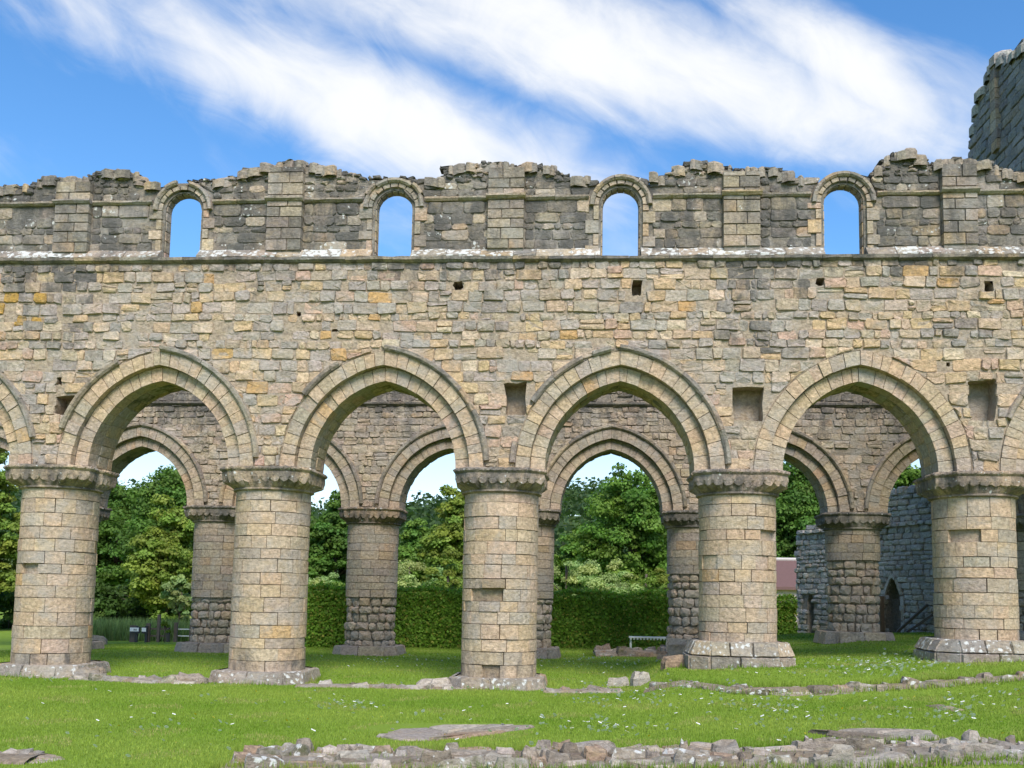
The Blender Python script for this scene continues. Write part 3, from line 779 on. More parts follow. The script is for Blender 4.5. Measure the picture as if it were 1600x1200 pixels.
# clerestory walling
def win_in(x, z, m=.0):
    for xc in WC:
        if abs(x - xc) < WRO + .09 + m and z < WSP: return True
        if z >= WSP and math.hypot(x - xc, z - WSP) < WRH + m: return True
    return False
z = ZST + .235
while z < 10.95:
    loose = z > 10.0
    h = rnd.uniform(.13, .22) if not loose else rnd.uniform(.05, .12)
    if z < 9.72 < z + h + .06: h = 9.72 - z
    if abs(z - 9.72) < .001: z = 9.815; 
    x = -13.9 + rnd.uniform(0, .2); ph1 = rnd.uniform(0, 6)
    while x < 13.1:
        w = h * rnd.uniform(1.1, 2.8); a, b, c, e = x, min(x + w, 13.1), z, z + h
        for q0, q1 in PIL:
            if a < q0 < b and c < topz(q0) - .2: b = q0 if q0 - a > .08 else b
            if q0 <= a < q1 and c < topz((q0 + q1) / 2) - .16: a = q1; b = max(b, a + .2)
        xm, zm = (a + b) / 2, (c + e) / 2; x = b
        tz = topz(xm)
        if zm > tz - .01: continue
        if win_in(a + .02, zm) and win_in(b - .02, zm): continue
        P = rectpoly(a + .007, b - .004, c + .003, e - .003, .04, .024 if loose else .014)
        K = []
        for px_, pz_ in P:
            for xc in WC:
                if pz_ < WSP and abs(px_ - xc) < WRO + .10: px_ = xc + (WRO + .10) * (1 if xm > xc else -1)
                elif pz_ >= WSP:
                    dd = math.hypot(px_ - xc, pz_ - WSP)
                    if dd < WRH + .01: px_, pz_ = xc + (px_ - xc) / dd * (WRH + .01), WSP + (pz_ - WSP) / dd * (WRH + .01)
            K.append((px_, pz_))
        if area(K) < .25 * (b - a) * (e - c): continue
        crest = tz - zm < .4
        def mw(s, t, d): return (s, YC + .008 - d, t)
        pr = rnd.uniform(-.004, .028) if not crest else rnd.uniform(-.05, .05)
        if not crest and rnd.random() < .07: pr = -.05
        st = .5 + .5 * math.sin(xm * 1.37 + 1) * math.sin(xm * .53)
        light = rnd.random() < .16
        emit(near, cler, 'clerestory_stone', rubble(K, mw, pr, .09 if not crest else .30, rnd.uniform(.012, .03), rnd.uniform(0, .012), .01),
             pick(FARP if light else CLP), wear(.60 + .10 * crest + .12 * st - .24 * light, .60 if rnd.random() < .28 else .08, .22 if crest else .10))
    z += h
# loose stones lying along the broken top
x = -13.8
while x < 13:
    tz = topz(x)
    for k in range(5):
        y = YC + .02 + k * .23 + rnd.uniform(-.06, .06); s = rnd.choice([.05, .07, .10, .15]); hh = rnd.uniform(.015, .07); xx = x + rnd.uniform(-.1, .1)
        if any(abs(xx - xc) < .85 for xc in WC) and k > 0: continue
        if any(abs(xx - xc) < WRH + .02 for xc in WC): continue
        n = 7; P = [(s * (1 + rnd.uniform(-.25, .25)) * math.cos(2 * PI * i / n), s * .7 * (1 + rnd.uniform(-.25, .25)) * math.sin(2 * PI * i / n)) for i in range(n)]
        tl = rnd.uniform(-.25, .25); zz = max(topz(xx), (WSP + WRO + .14) if any(abs(xx - xc) < WRH + .1 for xc in WC) else 0) - .05
        if any(abs(xx - xc) < WRH + .1 for xc in WC): zz -= .03
        def mt(u, v, d): return (xx + u, y + v, zz + d + tl * u)
        emit(near, cler, 'crest_stone', rubble(P, mt, hh, .16, .03, .0, .012), pick(GREY), wear(.5, .14, .30))
    x += rnd.uniform(.09, .16)

# ------------------------------------------------------------------ the far arcade
YFAR = 8.87
PXF = [-13.8, -9.21, -4.6, -.03, 4.69, 9.15, 13.75]
farr = empty('nave_arcade', (0, YFAR + .64, .1), 'shadowed grey arcade across the nave, its pier bases robbed to rough rubble', 'arcade')
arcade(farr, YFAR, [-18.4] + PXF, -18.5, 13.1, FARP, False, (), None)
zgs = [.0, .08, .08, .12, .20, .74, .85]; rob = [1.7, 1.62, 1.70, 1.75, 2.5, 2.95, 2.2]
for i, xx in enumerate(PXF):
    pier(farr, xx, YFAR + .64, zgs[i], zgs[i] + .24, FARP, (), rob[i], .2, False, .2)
# its upper wall and its string course
V, F = boxg((-2.7, YFAR + .66, ZST), 31.5, 1.1, 1.5); mobj('upper_wall', V, F, 'darkmortar', farr, smooth=False)
fw = [o for o in farr.children if o.name.startswith('wall')][0]
x = -18.4
while x < 13:
    w = rnd.uniform(.6, 1.2); rings = []
    for k in range(3): rings.append([(x + (w - .01) * k / 2, YFAR - d + rnd.uniform(-.008, .008), 7.30 + zz) for d, zz in [(-.04, -.07), (.03, -.06), (.09, -.01), (.09, .04), (-.04, .07)]])
    V, F = loft(rings, True, True, True); emit(farr, fw, 'string_stone', (V, F, [False] * len(F)), pick(GREY), wear(.7, .3, .3)); x += w

# ------------------------------------------------------------------ broken tower beyond the right end
tower = empty('crossing_tower', (13.9, 5, .8), 'tall broken grey stone tower rising behind the right end of the arcade', 'tower')
TX = 13.2
tp = [(11.2, 6), (11.1, 15.0), (10.75, 15.9), (10.5, 16.45), (10.05, 16.95), (9.6, 17.0), (9.2, 17.2), (8.7, 17.35), (8.2, 17.1), (7.9, 16.95), (7.4, 16.8), (6.5, 16.6), (4, 16.5), (1, 16.3), (-.6, 15.5), (-.8, 6)]
def mpt(u, v, d): return (TX + d, u, v)
g = prism(tp, [], mpt, .02, 1.3); wl = mobj('wall', g[0], g[1], 'darkmortar', tower, smooth=False)
for ya, yb in ((-.8, .5), (9.7, 11.0)):
    V, F = boxg((TX + 1.2, (ya + yb) / 2, .5), 2.2, yb - ya, 7.0); mobj('crossing_pier', V, F, 'darkmortar', tower, smooth=False)
    V, F = boxg((TX + 5.2, (ya + yb) / 2, 5.9), 8.0, yb - ya, 9.2); mobj('side_wall', V, F, 'darkmortar', tower, smooth=False)
def tow_top(y): return float(np.interp(y, [a for a, b in tp[1:-1]][::-1], [b for a, b in tp[1:-1]][::-1]))
z = 6.05
while z < 17.5:
    h = rnd.uniform(.24, .33); y = -.8 + rnd.uniform(0, .3)
    while y < 11.2:
        w = rnd.uniform(.35, .75); a, b = y, min(y + w, 11.25); y = b
        if z + h * .5 > tow_top((a + b) / 2): continue
        def mw(s, t, d): return (TX + .01 - d, s, t)
        V, F, SM = rubble(rectpoly(a + .008, b - .008, z + .008, z + h - .008, .04, .014), mw, rnd.uniform(.0, .06), .06, .035, .01, .012)
        F = [q[::-1] for q in F]
        emit(tower, wl, 'wall_stone', (V, F, SM), pick(TOWP), wear(.42, .1, .12))
    z += h
for z in np.arange(14.6, 17.2, .3):
    y = 8.75; V, F = boxg((TX - .02, y + rnd.uniform(-.03, .03), z), .22, .36 + rnd.uniform(-.04, .04), .285); emit(tower, wl, 'shaft_stone', (V, F, [False] * 6), pick(GREY), wear(.4, .1, .2))
y = -.6
while y < 11:                                       # crest
    s = rnd.uniform(.16, .3); zz = tow_top(y) - .06; yy = y
    for xo in (.1, .45, .9):
        P = [(s * (1 + rnd.uniform(-.25, .25)) * math.cos(2 * PI * i / 7), s * (1 + rnd.uniform(-.25, .25)) * math.sin(2 * PI * i / 7)) for i in range(7)]
        def mt(u, v, d): return (TX + xo + u, yy + v, zz + d)
        emit(tower, wl, 'crest_stone', rubble(P, mt, rnd.uniform(.06, .16), .2, .06, .02, .03), pick(BLUE), wear(.5, .1, .4))
    y += rnd.uniform(.25, .45)

# ------------------------------------------------------------------ ruined wall with a pointed doorway, seen through the right-hand arch
ruin = empty('ruined_wall', (12.6, 17.5, .5), 'blue-grey ruined rubble wall with a pointed doorway beyond the nave', 'wall')
RX, RK = 13.55, .5                                  # the wall runs obliquely back from the crossing
def rpt(y, d): return (RX - RK * (y - 16) + d * .894, y + d * .447)
rt = [(11.5, 6.3), (13.5, 6.2), (15, 6.05), (16.3, 5.9), (17.0, 6.0), (17.7, 5.95), (17.95, 5.3), (18.6, 5.2), (20, 4.95), (21.2, 4.9), (22.2, 4.75), (22.45, 4.45), (22.6, 3.9)]
def rtop(y): return float(np.interp(y, [a for a, b in rt], [b for a, b in rt]))
DY0, DY1, DSP, DAP = 17.36, 18.08, 1.95, 2.70
def in_door(y, z, m=0):
    if 21.62 - m * .5 < y < 22.05 + m * .5 and z < 2.1: return True
    if not (DY0 - m < y < DY1 + m): return False
    t = abs(y - (DY0 + DY1) / 2) / ((DY1 - DY0) / 2 + m); return z < DSP or z < DSP + (DAP + m - DSP) * (1 - t ** 1.6)
outl = [(11.5, -.2), (DY0, -.2), (DY0, DSP)] + [(DY0 + (DY1 - DY0) * k / 8, DSP + (DAP - DSP) * (1 - abs(k / 4 - 1) ** 1.6)) for k in range(1, 8)] + [(DY1, DSP), (DY1, -.2), (21.65, -.2), (21.65, 1.8), (21.84, 2.25), (22.02, 1.8), (22.02, -.2), (22.62, -.2), (22.55, 1.2), (22.64, 2.4)] + [(a, b - .1) for a, b in rt[::-1]]
def mpr(u, v, d): q = rpt(u, d); return (q[0], q[1], v)
g = prism(outl, [], mpr, .02, .9); rw = mobj('wall', g[0], g[1], 'midmortar', ruin, smooth=False)
z = .1
while z < 6.4:
    h = rnd.uniform(.15, .26); y = 11.5 + rnd.uniform(0, .3)
    while y < 22.6:
        w = rnd.uniform(.22, .50); a, b = y, min(y + w, 22.62 + rnd.uniform(-.1, .08)); y = y + w; ym = (a + b) / 2
        if b - a < .08 or z + h * .5 > rtop(ym) or in_door(ym, z + h / 2, .06) or z + h < ground(rpt(ym, 0)[0], ym): continue
        P = rectpoly(a + .008, b - .008, z + .007, z + h - .007, .045, .02)
        def mw(s, t, d): q = rpt(s, .01 - d); return (q[0], q[1], t)
        V, F, SM = rubble(P, mw, rnd.uniform(.0, .08) if abs(z - 4.5) > .13 else .15, .06, .035, .015, .016); F = [q[::-1] for q in F]
        emit(ruin, rw, 'wall_stone', (V, F, SM), pick(BLUE), wear(.34 + .1 * (z > 4), .5, .08))
    z += h
for k in range(11):                                # door dressings
    def mdoor(s, t, d):
        L0 = DSP - .3
        if s < L0: yy, zz = DY0 - t, .3 + s
        elif s > L0 + 1.4: yy, zz = DY1 + t, DSP - (s - L0 - 1.4)
        else:
            q = (s - L0) / 1.4; yy = DY0 - t + (DY1 - DY0 + 2 * t) * q; zz = DSP + (DAP + t - DSP) * (1 - abs(q * 2 - 1) ** 1.6)
        q = rpt(yy, -.03 - d); return (q[0], q[1], zz)
    Lt = (DSP - .3) * 2 + 1.4
    V, F, SM = block(Lt * k / 11 + .005, Lt * (k + 1) / 11 - .005, 0, .16, mdoor, .012, .12, .03, 2, .008); emit(ruin, rw, 'door_dressing', (V, F, SM), pick(BLUE if rnd.random() < .6 else FARP), wear(.25, .2, .05))
V, F = boxg((14.9, 19.0, .2), .6, 4.5, 3.2, .4636); mobj('inner_wall', V, F, 'darkmortar', ruin, smooth=False)
for y in np.arange(11.6, 22.6, .22):
    for xo in (.12, .42, .72):
        s_ = rnd.uniform(.08, .2); zz = rtop(y) - .08; yy_ = y + rnd.uniform(-.08, .08); q0 = rpt(yy_, xo)
        P = [(s_ * (1 + rnd.uniform(-.25, .25)) * math.cos(2 * PI * i / 7), s_ * (1 + rnd.uniform(-.25, .25)) * math.sin(2 * PI * i / 7)) for i in range(7)]
        def mt(u, v, d): return (q0[0] + u, q0[1] + v, zz + d)
        emit(ruin, rw, 'crest_stone', rubble(P, mt, rnd.uniform(.03, .14), .15, .04, .0, .02), pick(BLUE if rnd.random() < .6 else FARP), wear(.4, .45, .2))
flush()
# timbers by the doorway
p = (12.36, 18.02); V, F = boxg((p[0], p[1], ground(*p) - .05), .14, .14, 1.4); o = mobj('timber_post', V, F, 'browntimber'); tagd(o, 'upright brown timber post beside the pointed doorway', 'post')
for k, (y0, y1, zz) in enumerate(((16.75, 16.12, 1.75), (16.55, 15.95, 1.4))):
    a = Vector((12.5 + .3 * k, y0, ground(12.5 + .3 * k, y0) + .03)); b = Vector((13.36 + .1 * k, y1, zz)); g = tubeg([a, b], [.06, .06], 4)
    o = mobj('plank', g[0], g[1], 'timber', smooth=False); tagd(o, ['longer dark plank leaning on the blue-grey ruined wall', 'shorter dark plank leaning on the blue-grey ruined wall'][k], 'plank', 'planks leaning on the ruined wall')

# ------------------------------------------------------------------ low footings and loose stones
def boulder(x, y, sx, sy, h, rz, zb, n=8, tilt=.16, rug=.22):
    P = []
    for i in range(n):
        a = 2 * PI * i / n + rnd.uniform(-.22, .22); k = 1 / max(abs(math.cos(a)), abs(math.sin(a))) ** .7; k *= 1 + rnd.uniform(-rug, rug * .7)
        P.append((sx / 2 * k * math.cos(a), sy / 2 * k * math.sin(a)))
    tx, ty = rnd.uniform(-tilt, tilt), rnd.uniform(-tilt, tilt)
    def mp(u, v, d):
        X = u * math.cos(rz) - v * math.sin(rz); Y = u * math.sin(rz) + v * math.cos(rz)
        return (x + X, y + Y, zb + d + (tx * u + ty * v if d > 0 else 0))
    V, F, SM = rubble(P, mp, h, .15, min(sx, sy) * rnd.uniform(.08, .24), h * rnd.uniform(-.1, .15), h * .2); return V, F, [False] * len(F)
def footing(name, label, path, wid, hgt, size, rows, group=None, gap=.0, lich=.35, cat='stone footing', mound=.5):
    xs_ = [p[0] for p in path]; ys_ = [p[1] for p in path]; cx = sum(xs_) / len(xs_); cy = sum(ys_) / len(ys_)
    t = empty(name, (cx, cy, ground(cx, cy)), label, cat, group)
    # earth and mortar core
    rings = []; tot = 0; seg = []
    for i in range(len(path) - 1):
        a, b = path[i], path[i + 1]; l = math.hypot(b[0] - a[0], b[1] - a[1]); k = max(1, int(l / .35))
        for j in range(k): seg.append((a[0] + (b[0] - a[0]) * j / k, a[1] + (b[1] - a[1]) * j / k, math.atan2(b[1] - a[1], b[0] - a[0])))
    seg.append((path[-1][0], path[-1][1], seg[-1][2]))
    for (x, y, an) in seg:
        nx_, ny_ = -math.sin(an), math.cos(an); rg = []
        for q, hh in ((-.62, -.15), (-.5, .15), (-.32, mound), (0, mound + .12), (.32, mound), (.5, .15), (.62, -.15)):
            X, Y = x + nx_ * q * wid, y + ny_ * q * wid; rg.append((X, Y, ground(x, y) + hgt * hh * (1 + rnd.uniform(-.15, .15)) - (.12 if hh < 0 else 0)))
        rings.append(rg)
    V, F = loft(rings, False); core = mobj('rubble_core', V, F, 'soil', t, smooth=True)
    for r in range(rows):
        off = ((r + .5) / rows - .5) * wid * .95; d = 0
        for i in range(len(path) - 1):
            a, b = path[i], path[i + 1]; l = math.hypot(b[0] - a[0], b[1] - a[1]); an = math.atan2(b[1] - a[1], b[0] - a[0]); s = 0
            while s < l:
                w = rnd.choice([.45, .7, .9, 1.1, 1.4, 2.0]) * rnd.uniform(.85, 1.15) * size
                if rnd.random() < gap: s += w; continue
                sm = s + w / 2; X = a[0] + math.cos(an) * sm - math.sin(an) * off + rnd.uniform(-.03, .03); Y = a[1] + math.sin(an) * sm + math.cos(an) * off + rnd.uniform(-.05, .05)
                hh = hgt * rnd.choice([.35, .6, .8, 1.0, 1.35]) * rnd.uniform(.85, 1.15); dep = wid / rows * rnd.uniform(.8, 1.7)
                emit(t, core, 'footing_stone', boulder(X, Y, w * 1.02, dep, hh, an + rnd.uniform(-.35, .35), ground(X, Y) - .02), pick(ROCK), wear(.34, lich + rnd.uniform(-.25, .2), .22 + .28 * (rnd.random() < .4))); s += w
    return t
atg = lambda u, v: tuple(atG(u, v)[:2])
footing('aisle_footing', 'long low rubble footing running beside the foreground lawn', [(-1.9, -8.35), (.3, -8.3), (2.4, -8.25), (4.2, -8.3), (5.2, -8.3), (6.4, -8.35), (7.5, -8.4)], 1.25, .105, .25, 9, lich=.5, mound=.45)
footing('aisle_footing', 'short end of rubble footing sunk in turf, apart from the long one', [(-6.5, -8.75), (-4.6, -8.72), (-3.95, -8.7)], .55, .08, .3, 2, lich=.3)
pts = [atg(u, v + 6) for u, v in ((1015, 1074), (1150, 1074), (1300, 1073), (1430, 1066), (1500, 1060), (1600, 1053), (1700, 1047))]
footing('kerb_of_stones', 'single line of pale lichened stones along the grass bank before the two raised piers', pts, .32, .085, .34, 1, lich=.6, cat='stone kerb')
yb = -.35
footing('sleeper_footing', 'broken sleeper stones between the first two piers from the fence end', [(-8.1, yb), (-7.75, yb), (-6.9, -.4), (-6.1, yb), (-5.5, yb)], .5, .10, .42, 2, gap=.12, lich=.3)
footing('sleeper_footing', 'thin sunken line of stones leading to the socketed pier', [(-3.7, yb), (-2.6, -.42), (-1.6, yb), (-.9, yb)], .42, .08, .36, 2, gap=.12, lich=.3)
footing('sleeper_footing', 'scattered sleeper stones between the socketed pier and the grass bank', [(.95, yb), (1.7, yb), (2.35, yb)], .5, .09, .4, 2, gap=.2, lich=.35)
def single(name, label, u, v, sx, sy, h, cat, rz=0, lich=.3, pal=ROCK, group=None):
    p = atG(u, v); V, F, SM = boulder(p[0], p[1], sx, sy, h, rz, ground(p[0], p[1]) - .03, 10, .05); o = mobj(name, V, F, 'stone', None, pick(pal), wear(.22, lich, .15), SM); return tagd(o, label, cat, group)
for bx_, w_, h_, lab in ((-1.15, .62, .17, 'flat footing block adjoining the socketed pier plinth'), (-5.9, .7, .17, 'long reddish footing block in the broken sleeper line'), (-7.85, .5, .2, 'squared loose block beside the pier with the hole in its shaft')):
    V, F, SM = boulder(bx_, -.2, w_, .5, h_, 0, ground(bx_, -.2), 10, .02); tagd(mobj('footing_block', V, F, 'stone', None, pick(ROCK), wear(.3, .35, .15), SM), lab, 'stone block')
for (u, v, w, h, lab) in ((965, 1072, .42, .20, 'wide pale squared block by the foot of the grass bank'), (1000, 1072, .36, .27, 'upright pale squared block against the end of the grass bank')):
    p = atG(u, v); V, F, SM = boulder(p[0], p[1], w, .34, h, .03, p[2] - .03, 10, .02)
    tagd(mobj('squared_block', V, F, 'stone', None, (.38, .34, .29), wear(.15, .3, .1), [False] * len(F)), lab, 'stone block')
# slabs flush with the turf
def slab(name, label, px, h=.035, cat='stone slab', pal=ROCK):
    Pp = [tuple(atG(u, v)[:2]) for u, v in px]
    if area(Pp) < 0: Pp = Pp[::-1]
    c = np.mean(Pp, 0); t = empty(name, (c[0], c[1], ground(c[0], c[1])), label, cat)
    P = []
    for a, b in zip(Pp, Pp[1:] + Pp[:1]):
        for k in range(3): P.append((a[0] + (b[0] - a[0]) * k / 3, a[1] + (b[1] - a[1]) * k / 3))
    n = len(P); P = [(c[0] + (x - c[0]) * f, c[1] + (y - c[1]) * f) for (x, y), f in zip(P, [rnd.uniform(.82, 1.08) for _ in range(n)])]
    cuts = sorted(rnd.sample(range(n), 5)); hub = (c[0] + rnd.uniform(-.1, .1), c[1] + rnd.uniform(-.08, .08))
    for q in range(5):                                # cracked into pieces about a point
        a, b = cuts[q], cuts[(q + 1) % 5]; b = b if b > a else b + n
        if b - a < 2: continue
        W = [hub] + [P[k % n] for k in range(a, b + 1)]; m = np.mean(W, 0); W = [(x + (m[0] - x) * .02, y + (m[1] - y) * .02) for x, y in W]
        tx, ty, dz = rnd.uniform(-.008, .008), rnd.uniform(-.008, .008), rnd.uniform(-.012, .004)
        def mp(u, v, d): return (u, v, ground(u, v) + d + dz + tx * (u - m[0]) + ty * (v - m[1]))
        V, F, SM = rubble(W, mp, h, .1, .05, .004, .012); mobj('slab_piece', V, F, 'stone', t, pick(pal), wear(.3, .42, .24), False)
    return t
slab('stone_slab', 'worn flat grey slab lying flush in the lawn alone', [(575, 1152), (620, 1142), (690, 1136), (770, 1134), (832, 1137), (800, 1146), (720, 1156), (640, 1159)], .035)
slab('stone_slab', 'thin flush strip of grey stone in daisied turf before the pale kerb', [(1190, 1085), (1260, 1082), (1335, 1084), (1300, 1088), (1220, 1089)], .02)
slab('stone_slab', 'small brownish flush stone patch in the lawn below the kerb', [(1440, 1103), (1480, 1103), (1512, 1111), (1480, 1112)], .02)
slab('stone_slab', 'long flat dark slab just behind the long rubble footing', [(1268, 1146), (1350, 1143), (1475, 1147), (1478, 1160), (1380, 1162), (1290, 1152)], .06)
# mound of footing in the nave, near the white rail
pm = [tuple(atY(u, 1015, 9.6)[:2]) for u in (945, 985, 1030)]
footing('nave_footing', 'grass-topped low footing of thin slabs in front of the hedge', [(1.9, 10.2), (2.9, 10.3), (4.0, 10.0)], .9, .27, .45, 4, lich=.25)
footing('nave_footing', 'tumbled rubble heap against a robbed pier base', [(3.75, 8.5), (4.3, 8.2), (5.3, 8.0)], .7, .34, .42, 3, lich=.3)
single('fallen_stone', 'rough brown stone lying on the grass bank behind the pier', 1062, 1042, .75, .4, .22, 'stone', .2)
single('fallen_stone', 'grey boulder beside the robbed pier near the fence', 150, 1008, .8, .5, .35, 'stone', .2)
flush()
# white slatted rail behind the footing
rail = empty('white_rail', (3.6, 12.6, ground(3.6, 12.6)), 'low white slatted rail standing behind the grass-topped footing', 'rail')
V, F = boxg((3.62, 12.6, .555), 1.25, .28, .05); mobj('top_bar', V, F, 'white', rail)
for k in range(12):
    V, F = boxg((3.05 + k * .104, 12.5, .51), .05, .05, .043); mobj('slat', V, F, 'white', rail)
for xx in (3.05, 4.18):
    V, F = boxg((xx, 12.6, ground(xx, 12.6) - .05), .06, .06, .60 - ground(xx, 12.6)); mobj('leg', V, F, 'white', rail)

# ------------------------------------------------------------------ fence and signs beyond the nave
fe = empty('post_fence', (-14, 17, -.2), 'grey timber post and rail fence beyond the far arcade', 'fence')
for u, hgt, wd in ((207, .62, .20), (231, .70, .14), (247, 1.02, .10), (262, .55, .12), (274, .72, .12), (298, .68, .10)):
    p = atY(u, 1000, 17.0); z0 = ground(p[0], 17.0); V, F = boxg((p[0], 17.0, z0 - .1), wd, .1, hgt + .1); mobj('post', V, F, 'timber', fe)
a = atY(231, 1000, 17)[0]; b = atY(262, 1000, 17)[0]
for zz in (.22, .48):
    V, F = boxg(((a + b) / 2, 17.08, -.15 + zz), b - a, .04, .06); mobj('rail', V, F, 'timber', fe)
a = atY(274, 1000, 17)[0]; b = atY(330, 1000, 17)[0]
for zz in (.25, .50):
    V, F = boxg(((a + b) / 2, 17.08, -.15 + zz), b - a, .03, .035); mobj('rail', V, F, 'white', fe)
for u, lab, w, col in ((211, 'white notice with a dark mark on a dark board by the fence', .34, 'white'), (226, 'small white notice on a dark panel beside the grey fence post', .16, 'white')):
    p = atY(u, 990, 16.85); s = empty('notice_board', (p[0], 16.85, ground(p[0], 16.85)), lab, 'sign')
    V, F = boxg((p[0] + .04, 16.9, -.25), .09, .05, .72); mobj('post', V, F, 'black', s)
    V, F = boxg((p[0], 16.84, .19), w + .06, .03, .24); mobj('board', V, F, 'black', s)
    V, F = boxg((p[0] - .02, 16.815, .26), w, .015, .14); mobj('notice', V, F, col, s)
    if w > .2:
        for kx in (-.02, .05): V, F = boxg((p[0] + kx, 16.802, .29), .03, .008, .07); mobj('lettering', V, F, 'black', s)

# ------------------------------------------------------------------ barn behind
hx0, hx1 = 10.5, 24; barn = empty('barn', (16, 53, 0), 'low barn with brown tiled roof and pinkish walls behind the ruins', 'barn')
V, F = boxg(((hx0 + hx1) / 2, 53.5, -.5), hx1 - hx0, 6, 3.35); mobj('wall', V, F, 'wallwash', barn)
rf = [[(x, 50.1, 2.75), (x, 53.5, 4.75), (x, 56.9, 2.75), (x, 56.9, 2.55), (x, 53.5, 4.55), (x, 50.1, 2.55)] for x in (hx0 - .3, hx1 + .3)]
V, F = loft(rf, True, True, True); ro = mobj('roof', V, F, 'rooftile', barn)
V, F = tubeg([(hx0 - .3, 53.5, 4.78), (hx1 + .3, 53.5, 4.78)], [.13, .13], 8); mobj('ridge', V, F, 'ridge', ro)
for k in range(4):
    x = hx0 + 1.8 + k * 3.2; V, F = boxg((x, 50.47, .9), .9, .08, 1.0); w = mobj('window', V, F, 'timber', barn)
    V, F = boxg((x, 50.42, .98), .74, .04, .84); mobj('pane', V, F, 'black', w)

# ------------------------------------------------------------------ foliage
def leaves(C, Nn, size, rs, flat=.35):
    """small quads at points C facing roughly along normals Nn"""
    n = len(C); v = rs.normal(size=(n, 3)); nn = Nn + v * flat * 1.6; nn /= np.linalg.norm(nn, axis=1, keepdims=True) + 1e-9
    t = np.cross(nn, rs.normal(size=(n, 3))); t /= np.linalg.norm(t, axis=1, keepdims=True) + 1e-9; b = np.cross(nn, t)
    s = (size * rs.uniform(.6, 1.3, n))[:, None]; l = s * rs.uniform(.55, .8, (n, 1))
    return np.stack([C - t * s, C + b * l, C + t * s, C - b * l], 1)
def blob_points(centers, radii, nleaf, rs, sq=.8):
    w = radii ** 2; cnt = np.maximum(6, (nleaf * w / w.sum()).astype(int)); C = []; Nn = []; K = []
    for i, (c, r, k) in enumerate(zip(centers, radii, cnt)):
        d = rs.normal(size=(k, 3)); d[:, 2] = np.where(d[:, 2] < -.3, -d[:, 2] * .6, d[:, 2]); d /= np.linalg.norm(d, axis=1, keepdims=True)
        rr = r * (.35 + 1.05 * rs.rand(k, 1) ** .8); C.append(c + d * rr * np.array([1, 1, sq])); Nn.append(d + np.array([0, 0, .35])); K.append(np.full(k, i))
    return np.concatenate(C), np.concatenate(Nn), np.concatenate(K)
def tree(name, label, x, y, h, rx, col, nleaf=9000, size=.16, seed=0, low=.12, group=None, cat='tree', nclump=90, trunk=.28, shape=1.0):
    rs = np.random.RandomState(seed + 100); zb = ground(x, y); t = empty(name, (x, y, zb), label, cat, group)
    cz = zb + h * (low + (1 - low) / 2); rz = h * (1 - low) / 2
    d = rs.normal(size=(nclump, 3)); d /= np.linalg.norm(d, axis=1, keepdims=True); rr = rs.uniform(.35, .86, (nclump, 1)) * (1 + .10 * np.sin(d[:, 0:1] * 9 + seed) * np.sin(d[:, 2:3] * 8 + 2 * seed))
    taper = 1 - .35 * shape * np.clip(d[:, 2:3], 0, 1) ** 1.5
    ctr = np.array([x, y, cz]) + d * rr * np.array([rx, rx, rz]) * np.concatenate([taper, taper, np.ones_like(taper)], 1)
    rad = rs.uniform(.09, .21, nclump) * min(rx, rz)
    C, Nn, K = blob_points(ctr, rad, nleaf, rs)
    Q = leaves(C, Nn, size, rs); cc = np.array(col) * (1 + rs.uniform(-.22, .22, nclump))[K][:, None] * (1 + rs.uniform(-.2, .2, len(C)))[:, None]
    cc *= np.array([1, 1, 1]) + np.stack([rs.uniform(-.12, .2, nclump)[K], np.zeros(len(C)), np.zeros(len(C))], 1)
    tri_obj('crown', Q, 'leaf', t, cc, 4)
    gs = [tubeg([(x, y, zb - .2), (x + .05 * h * rs.uniform(-.3, .3), y, zb + h * .35), (x, y, zb + h * .7)], [trunk * h / 12, trunk * h / 16, .05], 8)]
    for k in range(6):
        e = ctr[rs.randint(nclump)]; z0 = zb + h * rs.uniform(.2, .5); gs.append(tubeg([(x, y, z0), ((x + e[0]) / 2, (y + e[1]) / 2, (z0 + e[2]) / 2 + .2), tuple(e)], [.09 * h / 12, .06 * h / 12, .02], 6))
    g = merge(*gs); mobj('trunk', g[0], g[1], 'bark', t, smooth=True); return t
def hgt_at(u, v, y):
    p = atY(u, v, y); return p[0], p[2]
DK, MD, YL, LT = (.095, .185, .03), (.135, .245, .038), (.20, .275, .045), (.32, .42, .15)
TR = [  # column, crown-top row, distance, half width in pixels, colour, label
    (-5, 690, 24, 60, YL, 'yellow-green tree rising past the arcade beside the fence end'),
    (190, 735, 42, 90, DK, 'dark round-headed tree in the thicket beyond the fence'),
    (285, 712, 36, 95, DK, 'tall dark tree whose crown reaches highest beyond the fence'),
    (268, 770, 30, 62, YL, 'lighter yellow-green tree standing before the dark thicket'),
    (440, 745, 40, 80, DK, 'dark tree behind the second pier with dense foliage'),
    (530, 765, 38, 55, DK, 'dark rounded tree showing under the narrow arch gap'),
    (712, 742, 34, 52, YL, 'bright yellow-green tree rising behind the hedge beside the socketed pier'),
    (655, 800, 40, 48, MD, 'soft mid-green tree behind the hedge and shrubs'),
    (985, 712, 34, 78, MD, 'big bright green tree standing tallest behind the hedge'),
    (905, 815, 40, 50, MD, 'mid-green rounded tree left of the tallest hedge-side tree'),
    (1090, 770, 36, 60, MD, 'green tree partly behind the pier with the tall plinth'),
    (1250, 690, 62, 75, DK, 'dense dark green tree towering over the brown barn roof'),
    (1420, 705, 48, 70, MD, 'mid-green tree showing above the blue-grey ruined wall'),
    (1330, 740, 66, 60, DK, 'dark tree behind the barn and ruined wall'),
]
